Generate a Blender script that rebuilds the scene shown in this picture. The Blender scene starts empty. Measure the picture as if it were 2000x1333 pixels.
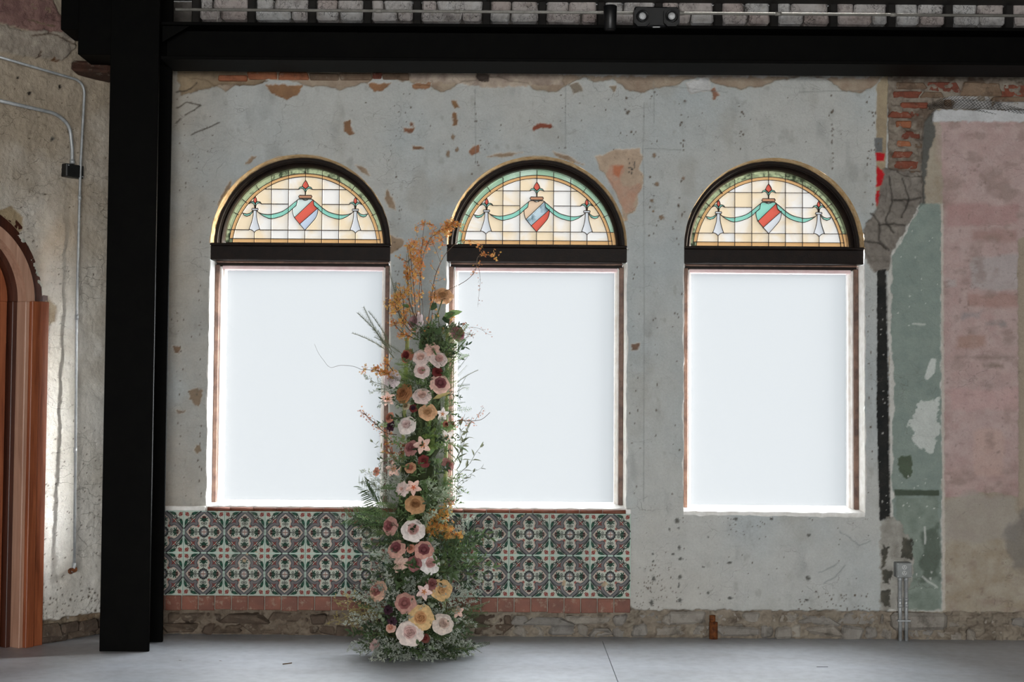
import bpy, bmesh, math, random
import numpy as np
from mathutils import Vector, Matrix, Euler
from mathutils.geometry import delaunay_2d_cdt

random.seed(7)
RNG = np.random.default_rng(11)
scene = bpy.context.scene
COL = scene.collection

# ------------------------------------------------------------------ camera, sky, lights, exposure
FPX = 2778.0
CAM_LOC = Vector((0.0, -9.26, 1.545))
PITCH, ROLL = math.radians(2.29), math.radians(0.42)
cam_data = bpy.data.cameras.new('camera')
cam_data.sensor_width = 36.0
cam_data.lens = FPX / 2000.0 * 36.0
cam = bpy.data.objects.new('camera', cam_data)
COL.objects.link(cam)
CAM_ROT = (Matrix.Rotation(math.radians(90) + PITCH, 3, 'X') @ Matrix.Rotation(ROLL, 3, 'Z'))
cam.location = CAM_LOC
cam.rotation_euler = CAM_ROT.to_euler()
scene.camera = cam

world = bpy.data.worlds.new('overcast_sky')
scene.world = world
world.use_nodes = True
bgn = world.node_tree.nodes['Background']
bgn.inputs[0].default_value = (0.90, 0.965, 1.0, 1)
bgn.inputs[1].default_value = 1.16

def sun(name, energy, angle, az, el, color):
    d = bpy.data.lights.new(name, 'SUN')
    d.energy, d.angle, d.color = energy, math.radians(angle), color
    o = bpy.data.objects.new(name, d)
    COL.objects.link(o)
    a, e = math.radians(az), math.radians(el)
    dirv = Vector((-math.sin(a) * math.cos(e), -math.cos(a) * math.cos(e), -math.sin(e)))
    o.rotation_euler = dirv.to_track_quat('-Z', 'Y').to_euler()
    o.location = (3, 6, 6)
    return o

def area(name, loc, target, sx, sy, energy, color):
    d = bpy.data.lights.new(name, 'AREA')
    d.shape = 'RECTANGLE'; d.size, d.size_y = sx, sy
    d.energy, d.color = energy, color
    o = bpy.data.objects.new(name, d)
    COL.objects.link(o)
    o.location = loc
    o.rotation_euler = (Vector(target) - Vector(loc)).to_track_quat('-Z', 'Y').to_euler()
    return o

sun('daylight', 52.0, 110, 38, 26, (0.95, 0.98, 1.0))                                    # bright hazy daylight slanting in by the windows
sun('added_low_sun', 120.0, 34, 84, 15, (1.0, 0.985, 0.96))                                      # second sun lamp, added low along the facade to light the left wall
area('room_fill_behind', (0.2, -15.4, 1.5), (-0.3, 0, 1.2), 5.6, 2.0, 1020, (1.0, 0.985, 0.96))   # fill lamp added behind the camera for unseen windows across the room

scene.view_settings.view_transform = 'Standard'
scene.view_settings.look = 'None'
scene.view_settings.gamma = 1.0
scene.view_settings.use_curve_mapping = False
scene.view_settings.exposure = 0.0

# ------------------------------------------------------------------ measuring helpers
def ray(px, py):
    v = CAM_ROT @ Vector((px - 1000.0, -(py - 666.5), -FPX))
    return v
def at(px, py, Y=0.0):
    """point of the vertical plane y = Y that was measured at this place of the photograph"""
    v = ray(px, py); t = (Y - CAM_LOC.y) / v.y
    return CAM_LOC + v * t
def on_floor(px, py):
    v = ray(px, py); t = -CAM_LOC.z / v.z
    return CAM_LOC + v * t
R_INV = np.array(CAM_ROT.transposed())
def project(X, Y, Z):
    d = np.stack([X - CAM_LOC.x, Y - CAM_LOC.y, Z - CAM_LOC.z])
    c = np.tensordot(R_INV, d, axes=(1, 0))
    return 1000.0 + FPX * c[0] / -c[2], 666.5 - FPX * c[1] / -c[2]

def lin(c):
    c = np.asarray(c, float) / 255.0
    return np.where(c <= 0.04045, c / 12.92, ((c + 0.055) / 1.055) ** 2.4)
def L(r, g, b):
    v = lin((r, g, b)); return (float(v[0]), float(v[1]), float(v[2]), 1.0)

TAB = RNG.random((256, 256))
def vnoise(x, y, s=0):
    xi, yi = np.floor(x).astype(int), np.floor(y).astype(int)
    fx, fy = x - xi, y - yi
    fx, fy = fx * fx * (3 - 2 * fx), fy * fy * (3 - 2 * fy)
    a, b = (xi + s * 17) % 256, (yi + s * 31) % 256
    a1, b1 = (a + 1) % 256, (b + 1) % 256
    return (TAB[a, b] * (1 - fx) + TAB[a1, b] * fx) * (1 - fy) + (TAB[a, b1] * (1 - fx) + TAB[a1, b1] * fx) * fy
def fbm(x, y, s=0, o=4):
    v, a, t = 0.0, 1.0, 0.0
    for i in range(o):
        v = v + a * vnoise(x, y, s + i * 5); t += a
        x, y, a = x * 2.03 + 11.3, y * 2.03 + 5.7, a * 0.5
    return v / t - 0.5          # about -0.5 .. 0.5
def poly_sd(U, V, pts):
    d = np.full(U.shape, 1e9); ins = np.zeros(U.shape, bool)
    n = len(pts)
    for i in range(n):
        ax, ay = pts[i]; bx, by = pts[(i + 1) % n]
        ex, ey = bx - ax, by - ay
        wx, wy = U - ax, V - ay
        t = np.clip((wx * ex + wy * ey) / (ex * ex + ey * ey + 1e-9), 0, 1)
        d = np.minimum(d, (wx - ex * t) ** 2 + (wy - ey * t) ** 2)
        c = (ay <= V) != (by <= V)
        if c.any():
            xx = ax + (V - ay) / (by - ay if by != ay else 1e-9) * ex
            ins ^= c & (U < xx)
    d = np.sqrt(d)
    return np.where(ins, -d, d)

# ------------------------------------------------------------------ objects
def prop(o, label=None, cat=None, group=None, kind=None):
    if label: o['label'] = label
    if cat: o['category'] = cat
    if group: o['group'] = group
    if kind: o['kind'] = kind
    return o
def link(name, me, parent=None, mats=None):
    o = bpy.data.objects.new(name, me)
    COL.objects.link(o)
    if parent is not None: o.parent = parent
    if mats is not None:
        for m in (mats if isinstance(mats, (list, tuple)) else [mats]):
            me.materials.append(m)
    return o
def empty(name, loc=(0, 0, 0), parent=None):
    o = bpy.data.objects.new(name, None)
    COL.objects.link(o); o.location = loc; o.empty_display_size = 0.1
    if parent is not None: o.parent = parent
    return o
def place(o, parent):
    """hang an object built in world coordinates under its thing"""
    o.parent = parent
    o.matrix_parent_inverse = Matrix.Translation(-Vector(parent.location))
    return o

class MB:
    def __init__(s): s.v, s.f, s.m = [], [], []
    def add(s, vs, fs, mi=0):
        b = len(s.v); s.v += [tuple(p) for p in vs]
        s.f += [tuple(i + b for i in f) for f in fs]; s.m += [mi] * len(fs); return s
    def box(s, x0, x1, y0, y1, z0, z1, mi=0, M=None, b=0.0):
        x0, x1 = min(x0, x1), max(x0, x1); y0, y1 = min(y0, y1), max(y0, y1); z0, z1 = min(z0, z1), max(z0, z1)
        if b <= 0:
            vs = [(x, y, z) for z in (z0, z1) for y in (y0, y1) for x in (x0, x1)]
            fs = [(0, 2, 3, 1), (4, 5, 7, 6), (0, 1, 5, 4), (2, 6, 7, 3), (0, 4, 6, 2), (1, 3, 7, 5)]
        else:
            vs, idx = [], {}
            for iz, z in enumerate((z0, z1)):
                for iy, y in enumerate((y0, y1)):
                    for ix, x in enumerate((x0, x1)):
                        sx, sy, sz = (1 if ix == 0 else -1), (1 if iy == 0 else -1), (1 if iz == 0 else -1)
                        for ax in range(3):
                            idx[(ix, iy, iz, ax)] = len(vs)
                            vs.append((x + (sx * b if ax != 0 else 0), y + (sy * b if ax != 1 else 0), z + (sz * b if ax != 2 else 0)))
            g = lambda ix, iy, iz, ax: idx[(ix, iy, iz, ax)]
            fs = []
            for q in (0, 1):
                r = [(q, 0, 0), (q, 1, 0), (q, 1, 1), (q, 0, 1)]
                f = [g(*c, 0) for c in r]; fs.append(tuple(f if q else f[::-1]))
                r = [(0, q, 0), (0, q, 1), (1, q, 1), (1, q, 0)]
                f = [g(*c, 1) for c in r]; fs.append(tuple(f if q else f[::-1]))
                r = [(0, 0, q), (1, 0, q), (1, 1, q), (0, 1, q)]
                f = [g(*c, 2) for c in r]; fs.append(tuple(f if q else f[::-1]))
            for a_ in range(3):
                o1, o2 = [k for k in range(3) if k != a_]
                for c1 in (0, 1):
                    for c2 in (0, 1):
                        e = []
                        for t in (0, 1):
                            c = [0, 0, 0]; c[a_] = t; c[o1] = c1; c[o2] = c2; e.append(tuple(c))
                        fs.append((g(*e[0], o1), g(*e[1], o1), g(*e[1], o2), g(*e[0], o2)))
            for c in [(i, j, k) for i in (0, 1) for j in (0, 1) for k in (0, 1)]:
                fs.append((g(*c, 0), g(*c, 1), g(*c, 2)))
        if M is not None: vs = [tuple(M @ Vector(p)) for p in vs]
        return s.add(vs, fs, mi)
    def tube(s, pts, r, n=8, mi=0, cap=True, r1=None):
        pts = [Vector(p) for p in pts]; k = len(pts)
        rs = r if isinstance(r, (list, tuple)) else [r + ((r1 if r1 is not None else r) - r) * i / max(1, k - 1) for i in range(k)]
        vs, fs = [], []; up = Vector((0.13, 0.31, 0.94)); prev = None
        for i, p in enumerate(pts):
            t = (pts[min(i + 1, k - 1)] - pts[max(i - 1, 0)])
            t = t.normalized() if t.length > 1e-9 else Vector((0, 0, 1))
            if prev is None:
                a = t.cross(up)
                if a.length < 1e-3: a = t.cross(Vector((1, 0, 0)))
            else: a = prev - t * prev.dot(t)
            a.normalize(); prev = a; b = t.cross(a)
            for j in range(n):
                an = 2 * math.pi * j / n
                vs.append(p + (a * math.cos(an) + b * math.sin(an)) * rs[i])
        for i in range(k - 1):
            for j in range(n):
                fs.append((i * n + j, i * n + (j + 1) % n, (i + 1) * n + (j + 1) % n, (i + 1) * n + j))
        if cap: fs += [tuple(range(n))[::-1], tuple((k - 1) * n + j for j in range(n))]
        return s.add(vs, fs, mi)
    def lathe(s, prof, n=16, M=None, mi=0):
        vs, fs = [], []
        for r, z in prof:
            for j in range(n):
                an = 2 * math.pi * j / n; vs.append(Vector((r * math.cos(an), r * math.sin(an), z)))
        for i in range(len(prof) - 1):
            for j in range(n):
                fs.append((i * n + j, i * n + (j + 1) % n, (i + 1) * n + (j + 1) % n, (i + 1) * n + j))
        fs += [tuple(range(n))[::-1], tuple((len(prof) - 1) * n + j for j in range(n))]
        if M is not None: vs = [M @ p for p in vs]
        return s.add(vs, fs, mi)
    def mesh(s, name, smooth=False):
        me = bpy.data.meshes.new(name); me.from_pydata(s.v, [], s.f)
        if any(s.m): me.polygons.foreach_set('material_index', s.m)
        if smooth: me.polygons.foreach_set('use_smooth', [True] * len(s.f))
        me.update(); return me
    def build(s, name, mats, parent=None, smooth=False):
        o = link(name, s.mesh(name, smooth), None, mats)
        if parent is not None: place(o, parent) if parent.type == 'EMPTY' or parent.location.length > 0 else setattr(o, 'parent', parent)
        return o

# ------------------------------------------------------------------ materials
class NT:
    def __init__(s, name):
        s.m = bpy.data.materials.new(name); s.m.use_nodes = True
        s.t = s.m.node_tree; s.n = s.t.nodes; s.l = s.t.links
        s.out = s.n['Material Output']; s.b = s.n['Principled BSDF']
    def node(s, typ, ins=None, **kw):
        nd = s.n.new(typ)
        for k, v in kw.items(): setattr(nd, k, v)
        for k, v in (ins or {}).items(): s.set(nd, k, v)
        return nd
    def set(s, nd, k, v):
        sock = nd.inputs[k]
        if isinstance(v, bpy.types.NodeSocket): s.l.new(v, sock)
        else: sock.default_value = v
    def noise(s, scale, detail=4, rough=0.55, vec=None, dist=0.0):
        ins = {'Scale': scale, 'Detail': detail, 'Roughness': rough, 'Distortion': dist}
        if vec is not None: ins['Vector'] = vec
        return s.node('ShaderNodeTexNoise', ins).outputs[0]
    def ramp(s, fac, stops, mode='LINEAR'):
        r = s.node('ShaderNodeValToRGB', {'Fac': fac}); cr = r.color_ramp; cr.interpolation = mode
        while len(cr.elements) > 1: cr.elements.remove(cr.elements[-1])
        cr.elements[0].position, cr.elements[0].color = stops[0]
        for p, c in stops[1:]:
            e = cr.elements.new(p); e.color = c
        return r.outputs[0]
    def mix(s, f, a, b, mode='MIX'):
        nd = s.node('ShaderNodeMix', data_type='RGBA', blend_type=mode)
        s.set(nd, 0, f); s.set(nd, 6, a); s.set(nd, 7, b); return nd.outputs[2]
    def math(s, op, a, b=0.0):
        nd = s.node('ShaderNodeMath', operation=op); s.set(nd, 0, a); s.set(nd, 1, b); return nd.outputs[0]
    def bump(s, h, strength=0.3, dist=0.01):
        return s.node('ShaderNodeBump', {'Height': h, 'Strength': strength, 'Distance': dist}).outputs[0]
    def pos(s): return s.node('ShaderNodeNewGeometry').outputs['Position']
    def obj(s): return s.node('ShaderNodeTexCoord').outputs['Object']
    def rnd(s): return s.node('ShaderNodeObjectInfo').outputs['Random']
    def base(s, c, rough=0.6, metal=0.0, spec=0.5, normal=None):
        s.set(s.b, 'Base Color', c); s.set(s.b, 'Roughness', rough); s.set(s.b, 'Metallic', metal)
        s.set(s.b, 'Specular IOR Level', spec)
        if normal is not None: s.set(s.b, 'Normal', normal)
        return s.m

def speckle(name, c1, c2, scale=8, rough=0.7, metal=0.0, bump=0.2, spec=0.4, dist=0.004, rand=0.0, bscale=None):
    t = NT(name); p = t.pos()
    n = t.noise(scale, 6, 0.6, p)
    c = t.ramp(n, [(0.35, c1), (0.65, c2)])
    if rand:
        k = t.math('ADD', t.math('MULTIPLY', t.rnd(), 2 * rand), 1 - rand)
        c = t.mix(1.0, c, t.node('ShaderNodeCombineColor', {0: k, 1: k, 2: k}).outputs[0], 'MULTIPLY')
    b = t.bump(t.noise(bscale or scale * 6, 5, 0.6, p), bump, dist) if bump else None
    return t.base(c, rough, metal, spec, b)

def attr_wall(name, rough=0.85, b1=0.55, b2=0.4, spec=0.2):
    t = NT(name); p = t.pos()
    a = t.node('ShaderNodeAttribute', attribute_name='Col').outputs['Color']
    n1 = t.noise(7, 8, 0.68, p); n2 = t.noise(70, 6, 0.65, p)
    k = t.math('ADD', t.math('MULTIPLY', n1, 0.42), t.math('ADD', t.math('MULTIPLY', n2, 0.34), 0.62))
    c = t.mix(1.0, a, t.node('ShaderNodeCombineColor', {0: k, 1: k, 2: k}).outputs[0], 'MULTIPLY')
    # grime specks and hairline scratches in the old surface
    sp = t.math('MULTIPLY', t.ramp(t.noise(85, 2, 0.5, p), [(0.66, (0, 0, 0, 1)), (0.74, (1, 1, 1, 1))]), t.ramp(t.noise(4.5, 3, 0.6, p), [(0.42, (0, 0, 0, 1)), (0.62, (1, 1, 1, 1))]))
    st = t.node('ShaderNodeVectorMath', {0: p, 1: (1, 1, 2.2)}, operation='MULTIPLY').outputs[0]
    vo = t.node('ShaderNodeTexVoronoi', {'Vector': t.mix(0.25, st, t.node('ShaderNodeTexNoise', {'Scale': 5, 'Detail': 5, 'Vector': p}).outputs[1]), 'Scale': 7}, feature='DISTANCE_TO_EDGE').outputs[0]
    hl = t.math('MULTIPLY', t.ramp(vo, [(0.0, (1, 1, 1, 1)), (0.012, (0, 0, 0, 1))]), t.ramp(t.noise(3.2, 3, 0.6, p), [(0.50, (0, 0, 0, 1)), (0.60, (1, 1, 1, 1))]))
    c = t.mix(t.math('MULTIPLY', sp, 0.45), c, L(96, 88, 78)); c = t.mix(t.math('MULTIPLY', hl, 0.4), c, L(110, 104, 96))
    bh = t.math('SUBTRACT', t.noise(30, 8, 0.7, p), t.math('ADD', t.math('MULTIPLY', sp, 0.5), t.math('MULTIPLY', hl, 0.4)))
    bn = t.bump(bh, b1, 0.014)
    bn2 = t.node('ShaderNodeBump', {'Height': t.noise(150, 5, 0.65, p), 'Strength': b2, 'Distance': 0.004, 'Normal': bn}).outputs[0]
    return t.base(c, rough, 0, spec, bn2)

M = {}
M['wall'] = attr_wall('old_painted_plaster')
M['wall_rough'] = attr_wall('rough_trowelled_plaster', 0.95, 0.9, 0.5, 0.03)
M['reveal'] = speckle('white_reveal_plaster', L(222, 220, 214), L(240, 239, 236), 20, 0.7, 0, 0.5, 0.3, 0.006, bscale=40)
M['arch_reveal'] = speckle('warm_lit_flaking_cream', L(196, 160, 110), L(228, 205, 165), 26, 0.7, 0, 0.6, 0.3, 0.008, bscale=50)  # cream plaster with the golden light of the stained glass put into its colour
M['brown'] = speckle('dark_brown_frame_paint', L(16, 10, 8), L(28, 18, 13), 18, 0.5, 0, 0.25, 0.12, 0.004)
M['brown_worn'] = speckle('worn_brown_jamb_paint', L(70, 46, 36), L(118, 88, 72), 14, 0.5, 0, 0.3, 0.4, 0.004)
M['stop'] = speckle('chipped_off_white_stop', L(222, 216, 210), L(240, 238, 235), 16, 0.6, 0, 0.3, 0.4, 0.004)
M['pink_stop'] = speckle('pale_pink_head_stop', L(222, 192, 194), L(235, 212, 212), 16, 0.6, 0, 0.2)
M['lead'] = speckle('lead_came', L(34, 26, 20), L(60, 44, 30), 60, 0.5, 0.3, 0.2)
M['steel'] = speckle('black_painted_steel', L(3, 3, 3), L(6, 6, 5), 12, 0.6, 0, 0.12, 0.05, 0.003)
M['steel_edge'] = M['steel']
M['black'] = speckle('black_plastic', L(16, 17, 18), L(24, 25, 26), 30, 0.4, 0, 0.05)
M['emt'] = speckle('galvanised_conduit', L(150, 154, 156), L(176, 180, 182), 30, 0.42, 0.3, 0.05)
M['paint_pipe'] = speckle('painted_pipe', L(128, 126, 120), L(150, 148, 142), 30, 0.5, 0.1, 0.05)
M['rust'] = speckle('rusty_iron', L(66, 34, 18), L(140, 82, 40), 30, 0.8, 0.2, 0.6)
M['box_grey'] = speckle('grey_electrical_box', L(128, 132, 132), L(142, 146, 146), 30, 0.5, 0.2, 0.03)
M['socket'] = speckle('pale_socket_plastic', L(176, 180, 180), L(188, 190, 190), 30, 0.4, 0, 0.0)
M['dark_hole'] = speckle('dark_slot', L(18, 16, 15), L(28, 25, 22), 30, 0.8, 0, 0.0)

GLASS = 0.45       # dusty, obscured glass lets a little under half of the light in
def see_through(name, col, clear, white=0.0, seed_noise=None):
    """sheet of obscure glass: part of the light goes straight on, part is scattered"""
    t = NT(name); t.n.remove(t.b)
    g = lambda c_: (c_[0] * GLASS, c_[1] * GLASS, c_[2] * GLASS, 1)
    col = g(col)
    if seed_noise:
        c2, sc = seed_noise
        p = t.node('ShaderNodeVectorMath', {0: t.pos(), 1: (1, 1, 1)}, operation='MULTIPLY').outputs[0]
        n = t.noise(sc, 3, 0.5, p, 0.6)
        r = t.math('ADD', n, t.math('MULTIPLY', t.math('SUBTRACT', t.rnd(), 0.5), 0.35))
        c = t.ramp(r, [(0.38, col), (0.62, g(c2))])
    else: c = col
    tr = t.node('ShaderNodeBsdfTransparent', {'Color': c}).outputs[0]
    tl = t.node('ShaderNodeBsdfTranslucent', {'Color': c}).outputs[0]
    gl = t.node('ShaderNodeBsdfGlossy', {'Color': (1, 1, 1, 1), 'Roughness': 0.6}).outputs[0]
    m1 = t.node('ShaderNodeMixShader', {0: clear, 1: tl, 2: tr}).outputs[0]
    m2 = t.node('ShaderNodeMixShader', {0: 0.012, 1: m1, 2: gl}).outputs[0]
    t.l.new(m2, t.out.inputs[0]); return t.m
def clear_edge():
    t = NT('clear_glass_edge'); t.n.remove(t.b)
    tr = t.node('ShaderNodeBsdfTransparent', {'Color': (1, 1, 1, 1)}).outputs[0]
    t.l.new(tr, t.out.inputs[0]); return t.m
M['edge'] = clear_edge()
M['frosted'] = see_through('frosted_window_glass', (0.96, 0.97, 0.98, 1), 0.95)
# ------------------------------------------------------------------ measures of the wall openings
WIN_A = 0.588                                             # half width of each opening
Z_SPRING = at(1048, 480).z                                # top of the transom bar, spring of the arch
Z_BAR0 = at(1048, 513).z
Z_SILL = at(1048, 994).z
WIN_X = [at(585, 600).x, at(1048, 600).x, at(1512, 600).x]
CORNER_X = at(207, 800).x
X_END = 4.3

class Wall:
    """a fine grid that is painted and chipped in python; u, v are measured picture places of its points"""
    def __init__(s, S, Z, U, V):
        s.S, s.Z, s.U, s.V = S, Z, U, V
        s.col = np.zeros(S.shape + (3,)); s.dep = np.zeros(S.shape)
    def blend(s, m, c, sl=None):
        sl = sl or (slice(None), slice(None))
        c = np.asarray(c, float)
        s.col[sl] = s.col[sl] * (1 - m[..., None]) + c * m[..., None]
    def window(s, x0, x1, y0, y1):
        r = np.where((s.U.max(1) >= x0) & (s.U.min(1) <= x1))[0]
        c = np.where((s.V.max(0) >= y0) & (s.V.min(0) <= y1))[0]
        if len(r) == 0 or len(c) == 0: return None
        return (slice(r[0], r[-1] + 1), slice(c[0], c[-1] + 1))
    def patch(s, pts, c, c2=None, edge=4, depth=0.0, feather=2.0, ns=0.12, seed=0, rim=None, rimw=2.0, alpha=1.0, var=0.05):
        P = np.array(pts, float); g = edge + rimw + 6
        sl = s.window(P[:, 0].min() - g, P[:, 0].max() + g, P[:, 1].min() - g, P[:, 1].max() + g)
        if sl is None: return
        U, V = s.U[sl], s.V[sl]
        sd = poly_sd(U, V, pts) + fbm(U * ns, V * ns, seed) * 2 * edge
        if rim is not None:
            m = np.clip(0.5 - (sd - rimw) / feather, 0, 1); s.blend(m, lin(rim), sl)
        m = np.clip(0.5 - sd / feather, 0, 1) * alpha
        a = lin(c)
        if c2 is not None:
            k = np.clip(0.5 + 1.8 * fbm(U * 0.06, V * 0.06, seed + 3, 5), 0, 1)[..., None]
            a = a * (1 - k) + lin(c2) * k
        s.blend(m, a, sl); s.dep[sl] += m * depth
    def spots(s, items, c, depth=0.006):
        for (x, y, rx, ry) in items:
            sl = s.window(x - rx - 4, x + rx + 4, y - ry - 4, y + ry + 4)
            if sl is None: continue
            U, V = s.U[sl], s.V[sl]
            d = np.sqrt(((U - x) / rx) ** 2 + ((V - y) / ry) ** 2) + fbm(U * 0.5, V * 0.5, int(x) % 50, 2) * 0.9
            m = np.clip((1.15 - d) * 2.0, 0, 1)
            s.blend(m, lin(c), sl); s.dep[sl] += m * depth
    def line(s, pts, c, w=0.8, wob=2.0, seed=0, depth=0.002, alpha=0.8):
        P = np.array(pts, float)
        sl = s.window(P[:, 0].min() - 8, P[:, 0].max() + 8, P[:, 1].min() - 8, P[:, 1].max() + 8)
        if sl is None: return
        U = s.U[sl] + fbm(s.U[sl] * .08, s.V[sl] * .08, seed) * 2 * wob; V = s.V[sl] + fbm(s.U[sl] * .08, s.V[sl] * .08, seed + 9) * 2 * wob
        d = np.full(U.shape, 1e9)
        for (ax, ay), (bx, by) in zip(pts[:-1], pts[1:]):
            ex, ey = bx - ax, by - ay; t = np.clip(((U - ax) * ex + (V - ay) * ey) / (ex * ex + ey * ey + 1e-9), 0, 1)
            d = np.minimum(d, np.hypot(U - ax - ex * t, V - ay - ey * t))
        m = np.clip(1.4 - d / (w * 1.5), 0, 1) * alpha
        s.blend(m, lin(c), sl); s.dep[sl] += m * depth

def grid_mesh(name, P, keep, col, uvflip=False):
    """P (n,m,3) points, keep (n-1,m-1) cells"""
    n, m = P.shape[:2]
    idx = np.arange(n * m).reshape(n, m)
    q = np.stack([idx[:-1, :-1], idx[1:, :-1], idx[1:, 1:], idx[:-1, 1:]], -1)[keep]
    if uvflip: q = q[:, ::-1]
    used = np.zeros(n * m, bool); used[q.ravel()] = True
    new = np.cumsum(used) - 1
    q = new[q]; co = P.reshape(-1, 3)[used]
    me = bpy.data.meshes.new(name)
    me.vertices.add(len(co)); me.vertices.foreach_set('co', co.astype(np.float32).ravel())
    me.loops.add(q.size); me.loops.foreach_set('vertex_index', q.astype(np.int32).ravel())
    me.polygons.add(len(q)); me.polygons.foreach_set('loop_start', np.arange(0, q.size, 4, dtype=np.int32))
    me.polygons.foreach_set('use_smooth', np.ones(len(q), bool))
    a = me.attributes.new('Col', 'FLOAT_COLOR', 'POINT')
    c4 = np.ones((len(co), 4), np.float32); c4[:, :3] = col.reshape(-1, 3)[used]
    a.data.foreach_set('color', c4.ravel())
    me.update(calc_edges=True); me.validate(); return me

def rough_rows(x, ys, n, sx, rx=(1.0, 2.4), ry=(1.0, 3.0)):
    return [(x + random.gauss(0, sx), random.uniform(*ys), random.uniform(*rx), random.uniform(*ry)) for _ in range(n)]
def scatter(x0, x1, y0, y1, n, r=(0.8, 2.0)):
    o = []
    for _ in range(n):
        a = random.uniform(*r); o.append((random.uniform(x0, x1), random.uniform(y0, y1), a, a * random.uniform(0.6, 1.5)))
    return o

# ------------------------------------------------------------------ back wall
STEP = 0.0066
xs = np.arange(CORNER_X, X_END, STEP); zs = np.arange(-0.01, 4.15, STEP)
GX, GZ = np.meshgrid(xs, zs, indexing='ij')
inside = np.zeros(GX.shape, bool)
SX, SZ = GX.copy(), GZ.copy()
for k, cx in enumerate(WIN_X):
    zb = Z_SILL + (-0.012 if k == 2 else 0.0)
    dx = GX - cx
    d_rect = np.maximum(np.abs(dx) - WIN_A, np.maximum(zb - GZ, GZ - Z_SPRING))
    rr = np.hypot(dx, GZ - Z_SPRING); d_arc = np.where(GZ >= Z_SPRING, rr - WIN_A, 9)
    near = (np.abs(np.abs(dx) - WIN_A) <= STEP * .5) & (GZ > zb - STEP) & (GZ < Z_SPRING)
    SX[near] = cx + np.sign(dx[near]) * WIN_A
    near = (np.abs(GZ - zb) <= STEP * .5) & (np.abs(dx) < WIN_A + STEP); SZ[near] = zb
    near = (GZ >= Z_SPRING) & (np.abs(d_arc) <= STEP * .72)
    f = WIN_A / np.maximum(rr, 1e-6)
    SX[near] = cx + dx[near] * f[near]; SZ[near] = Z_SPRING + (GZ - Z_SPRING)[near] * f[near]
    inside |= (np.minimum(d_rect, d_arc) < 0)
U, V = project(SX, 0 * SX, SZ)
w = Wall(SX, SZ, U, V)

paint = lin((186, 188, 185)); cream = lin((164, 150, 130)); cool = lin((176, 184, 186))
nz = fbm(U * .006, V * .006, 1, 5)
w.col[:] = paint
w.blend(np.clip((470 - U) / 150 + nz * 1.2, 0, 1) * 0.9, cream)
w.blend(np.clip(0.25 + nz * 2.2, 0, 0.8), cool)
w.blend(np.clip((V - 980) / 200 + fbm(U * .008, V * .02, 4) * 1.4, 0, 1) * np.clip((1500 - U) / 200, 0, 1) * 0.6, lin((186, 182, 174)))
w.blend(np.clip(fbm(U * .03, V * .012, 12, 5) * 3 - .5, 0, .45), lin((150, 152, 150)))
w.blend(np.clip(fbm(U * .012, V * .008, 14, 6) * 3.2 - .35, 0, .4), lin((160, 158, 150)))
w.blend(np.clip(fbm(U * .05, V * .035, 15, 5) * 4 - .9, 0, .35), lin((142, 140, 134)))
w.dep += fbm(GX * 9, GZ * 9, 21, 5) * 0.007 + fbm(GX * 45, GZ * 45, 23, 3) * 0.0022
lf = np.clip((460 - U) / 120, 0, 1)
w.dep += lf * fbm(GX * 16, GZ * 26, 27, 4) * 0.012

# the right-hand part: torn-out partition, green and pink paint
w.patch([(1736, 140), (2300, 140), (2300, 1260), (1736, 1260)], (158, 146, 128), (172, 164, 150), edge=2, seed=3)
w.patch([(1840, 236), (2300, 236), (2300, 965), (1985, 970), (1940, 960), (1840, 975)], (186, 164, 160), (172, 146, 142), edge=9, ns=.03, seed=5)
w.patch([(1840, 236), (2300, 236), (2300, 900), (1840, 900)], (196, 180, 178), (184, 160, 157), edge=30, ns=.02, seed=6, alpha=.45, feather=30)
for (x0, y0, x1, y1, c, al) in [(1895, 500, 1990, 565, (178, 172, 172), .75), (1880, 610, 1915, 622, (150, 146, 148), .7), (1900, 450, 1985, 470, (150, 110, 100), .45),
                                (1890, 575, 1990, 600, (160, 120, 108), .5), (1870, 655, 1925, 680, (160, 126, 108), .5), (1925, 630, 1965, 637, (140, 138, 136), .7),
                                (1865, 695, 1985, 702, (140, 124, 116), .7), (1920, 712, 1960, 719, (128, 116, 104), .8), (1850, 545, 1868, 560, (184, 178, 178), .6),
                                (1850, 400, 1990, 440, (166, 120, 118), .4), (1860, 760, 1990, 800, (198, 164, 162), .5), (1900, 840, 1960, 930, (196, 168, 158), .5)]:
    w.patch([(x0, y0), (x1, y0), (x1, y1), (x0, y1)], c, edge=7, ns=.05, seed=int(x0 + y0) % 40, alpha=al, feather=8)
sl = w.window(1836, 2320, 236, 1200)
w.blend(np.clip(fbm(w.U[sl] * .03, w.V[sl] * .045, 91, 6) * 3.4 - .25, 0, .55) * (w.U[sl] > 1842), lin((146, 128, 120)), sl)
w.blend(np.clip(fbm(w.U[sl] * .12, w.V[sl] * .12, 93, 4) * 4 - .8, 0, .5) * (w.U[sl] > 1842), lin((128, 112, 104)), sl)
w.patch([(1988, 465), (2300, 465), (2300, 1000), (1990, 1000)], (164, 152, 136), edge=3, seed=8, depth=0.004)
w.patch([(1840, 972), (1905, 960), (1985, 975), (1985, 1060), (1840, 1060)], (166, 160, 152), edge=14, ns=.03, seed=9, alpha=.7, feather=10)
w.patch([(1962, 1030), (2010, 990), (2100, 1000), (2100, 1110), (1975, 1115)], (112, 110, 108), edge=14, ns=.04, seed=10, alpha=.6, feather=10)
w.patch([(1822, 214), (2300, 216), (2300, 238), (1820, 238)], (206, 208, 210), (188, 190, 192), edge=4, depth=-0.012, seed=11)
w.patch([(1800, 240), (1822, 215), (1826, 262), (1808, 330), (1806, 400), (1796, 400)], (96, 96, 92), edge=6, seed=12, depth=0.01)
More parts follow.
